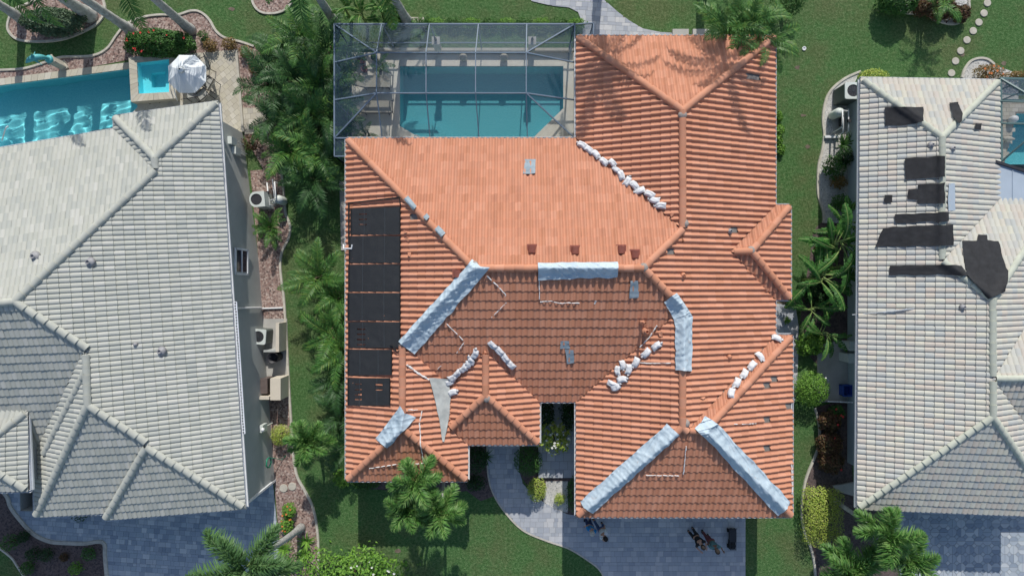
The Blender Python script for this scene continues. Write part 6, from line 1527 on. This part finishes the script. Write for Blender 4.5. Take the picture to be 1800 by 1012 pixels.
def person(px, py, rz, label, pose, top, bottom, hair, skn='skin'):
    """local frame: facing +Y, feet on z = 0"""
    t = thing('person', label, 'person', P(px, py, .034), rz)
    ll, rl, la, ra, lean = pose['ll'], pose['rl'], pose['la'], pose['ra'], pose.get('lean', 0)
    pel = Vector((0, 0, .92)); che = pel + Vector((0, lean * .6, .42)); nk = che + Vector((0, lean * .25, .15)); hd = nk + Vector((0, .03 + lean * .2, .17))
    hl, hr = pel + Vector((-.10, 0, -.06)), pel + Vector((.10, 0, -.06)); sl_, sr = che + Vector((-.18, 0, .08)), che + Vector((.18, 0, .08))
    J = [(*pel, .13, .10), (*che, .16, .11), (*nk, .055), (*(hd + Vector((0, 0, .0))), .085, .10), (*(hd + Vector((0, 0, .09))), .07)]
    E = [(0, 1), (1, 2), (2, 3), (3, 4)]
    def limb(root, pts, rad):
        p = root
        for q, r_ in zip(pts, rad): J.append((*q, r_)); E.append((p, len(J) - 1)); p = len(J) - 1
    for h_, leg in ((hl, ll), (hr, rl)): limb(0, [h_, h_ + Vector(leg[0]), h_ + Vector(leg[1]), h_ + Vector(leg[1]) + Vector((0, .16, -.02))], (.085, .06, .045, .035))
    for s_, arm in ((sl_, la), (sr, ra)): limb(1, [s_, s_ + Vector(arm[0]), s_ + Vector(arm[1])], (.055, .042, .032))
    skin('body', J, E, skn, t)
    # five fingers on each hand
    for s_, arm, sg in ((sl_, la, -1), (sr, ra, 1)):
        w_ = s_ + Vector(arm[1]); d = (Vector(arm[1]) - Vector(arm[0])).normalized(); sd_ = d.cross(Vector((0, 0, 1))); sd_ = sd_.normalized() if sd_.length > .1 else Vector((0, 1, 0))
        JJ = [(*w_, .028), (*(w_ + d * .07), .036, .018)]; EE = [(0, 1)]
        for k, (off, ln) in enumerate(((-.03, .065), (-.01, .08), (.01, .085), (.03, .07))):
            a = w_ + d * .09 + sd_ * off; JJ += [(*a, .010), (*(a + d * ln * .6), .009), (*(a + d * ln + Vector((0, 0, -.02))), .008)]; n = len(JJ); EE += [(1, n - 3), (n - 3, n - 2), (n - 2, n - 1)]
        a = w_ + d * .03 + sd_ * .04 * sg; JJ += [(*a, .011), (*(a + d * .04 + sd_ * .03 * sg), .009)]; n = len(JJ); EE += [(0, n - 2), (n - 2, n - 1)]
        skin('hand', JJ, EE, skn, t, 0, 1)
    # clothes a little larger than the body
    g = .018
    S = [(*(pel + Vector((0, 0, .02))), .135 + g, .105 + g), (*che, .165 + g, .115 + g), (*(nk - Vector((0, 0, .05))), .07)]; SE = [(0, 1), (1, 2)]
    for s_, arm in ((sl_, la), (sr, ra)): S += [(*s_, .06 + g), (*(s_ + Vector(arm[0]) * .75), .05 + g)]; n = len(S); SE += [(1, n - 2), (n - 2, n - 1)]
    skin('shirt', S, SE, top, t)
    S = [(*(pel + Vector((0, 0, .04))), .135 + g, .105 + g)]; SE = []
    for h_, leg in ((hl, ll), (hr, rl)): S += [(*h_, .09 + g), (*(h_ + Vector(leg[0])), .065 + g), (*(h_ + Vector(leg[0]).lerp(Vector(leg[1]), .8)), .05 + g)]; n = len(S); SE += [(0, n - 3), (n - 3, n - 2), (n - 2, n - 1)]
    skin('trousers', S, SE, bottom, t)
    for h_, leg in ((hl, ll), (hr, rl)):
        a = h_ + Vector(leg[1]); part('shoe', MB().lathe([(.0, -.05), (.05, -.05), (.055, -.01), (.04, .03), (0, .04)], n=12, sy=2.4).mesh('shoe', 'cloth_black', True), t, a + Vector((0, .06, .0)))
    hm = MB(); hm.lathe([(.105, -.02), (.115, .05), (.10, .12), (.06, .165), (0, .175)], n=16, sy=1.12); part('hair', hm.mesh('hair', hair, True), t, hd + Vector((0, -.015, .0)))
    f = MB(); f.lathe([(.012, 0), (.016, .015), (.006, .04)], n=8); part('nose', f.mesh('nose', skn, True), t, hd + Vector((0, .105, -.01)))
    for sx in (-1, 1):
        part('eye', MB().lathe([(0, -.01), (.011, 0), (0, .01)], n=8).mesh('eye', 'hair_dark', True), t, hd + Vector((sx * .035, .098, .025))); part('ear', MB().lathe([(0, -.03), (.014, 0), (0, .03)], n=8).mesh('ear', skn, True), t, hd + Vector((sx * .095, 0, .0)))
    part('mouth', MB().box((0, 0, 0), (.045, .01, .012)).mesh('mouth', 'cloth_maroon'), t, hd + Vector((0, .098, -.055)))
    return t
STAND = dict(ll=((0, .02, -.42), (-.02, 0, -.81)), rl=((0, .03, -.42), (.02, .02, -.81)), la=((-.06, -.04, -.28), (-.05, .10, -.5)), ra=((.06, -.04, -.28), (.05, .10, -.5)))
WALK = dict(ll=((0, .20, -.38), (0, .12, -.79)), rl=((0, -.08, -.42), (0, -.30, -.77)), la=((-.05, -.16, -.24), (-.05, -.10, -.48)), ra=((.05, .16, -.24), (.03, .34, -.36)), lean=.1)
REACH = dict(ll=((0, .05, -.42), (-.03, 0, -.81)), rl=((0, .10, -.41), (.03, .04, -.81)), la=((-.08, .18, -.18), (.02, .40, -.16)), ra=((.08, .18, -.18), (0, .40, -.14)), lean=.15)
POINT = dict(ll=((0, .12, -.40), (-.02, .08, -.80)), rl=((0, -.08, -.42), (.02, -.18, -.79)), la=((-.14, .12, -.20), (-.24, .36, -.26)), ra=((.08, -.10, -.26), (.08, .02, -.48)), lean=.1)
person(1213, 929, math.radians(-150), 'person in black holding a folded thing, left of the pair on the driveway', REACH, 'cloth_black', 'cloth_black', 'hair_dark')
person(1239, 937, math.radians(-170), 'person in teal shirt with one arm out, right of the pair on the driveway', POINT, 'cloth_teal', 'cloth_maroon', 'hair_dark', 'skin_dark')
person(1033, 911, math.radians(160), 'person in bright blue shirt with pale hair below the garage eave', STAND, 'cloth_blue', 'cloth_navy', 'hair_grey')
person(1052, 917, math.radians(-140), 'person in white shirt walking beside the one in blue', WALK, 'cloth_white', 'cloth_denim', 'hair_dark')
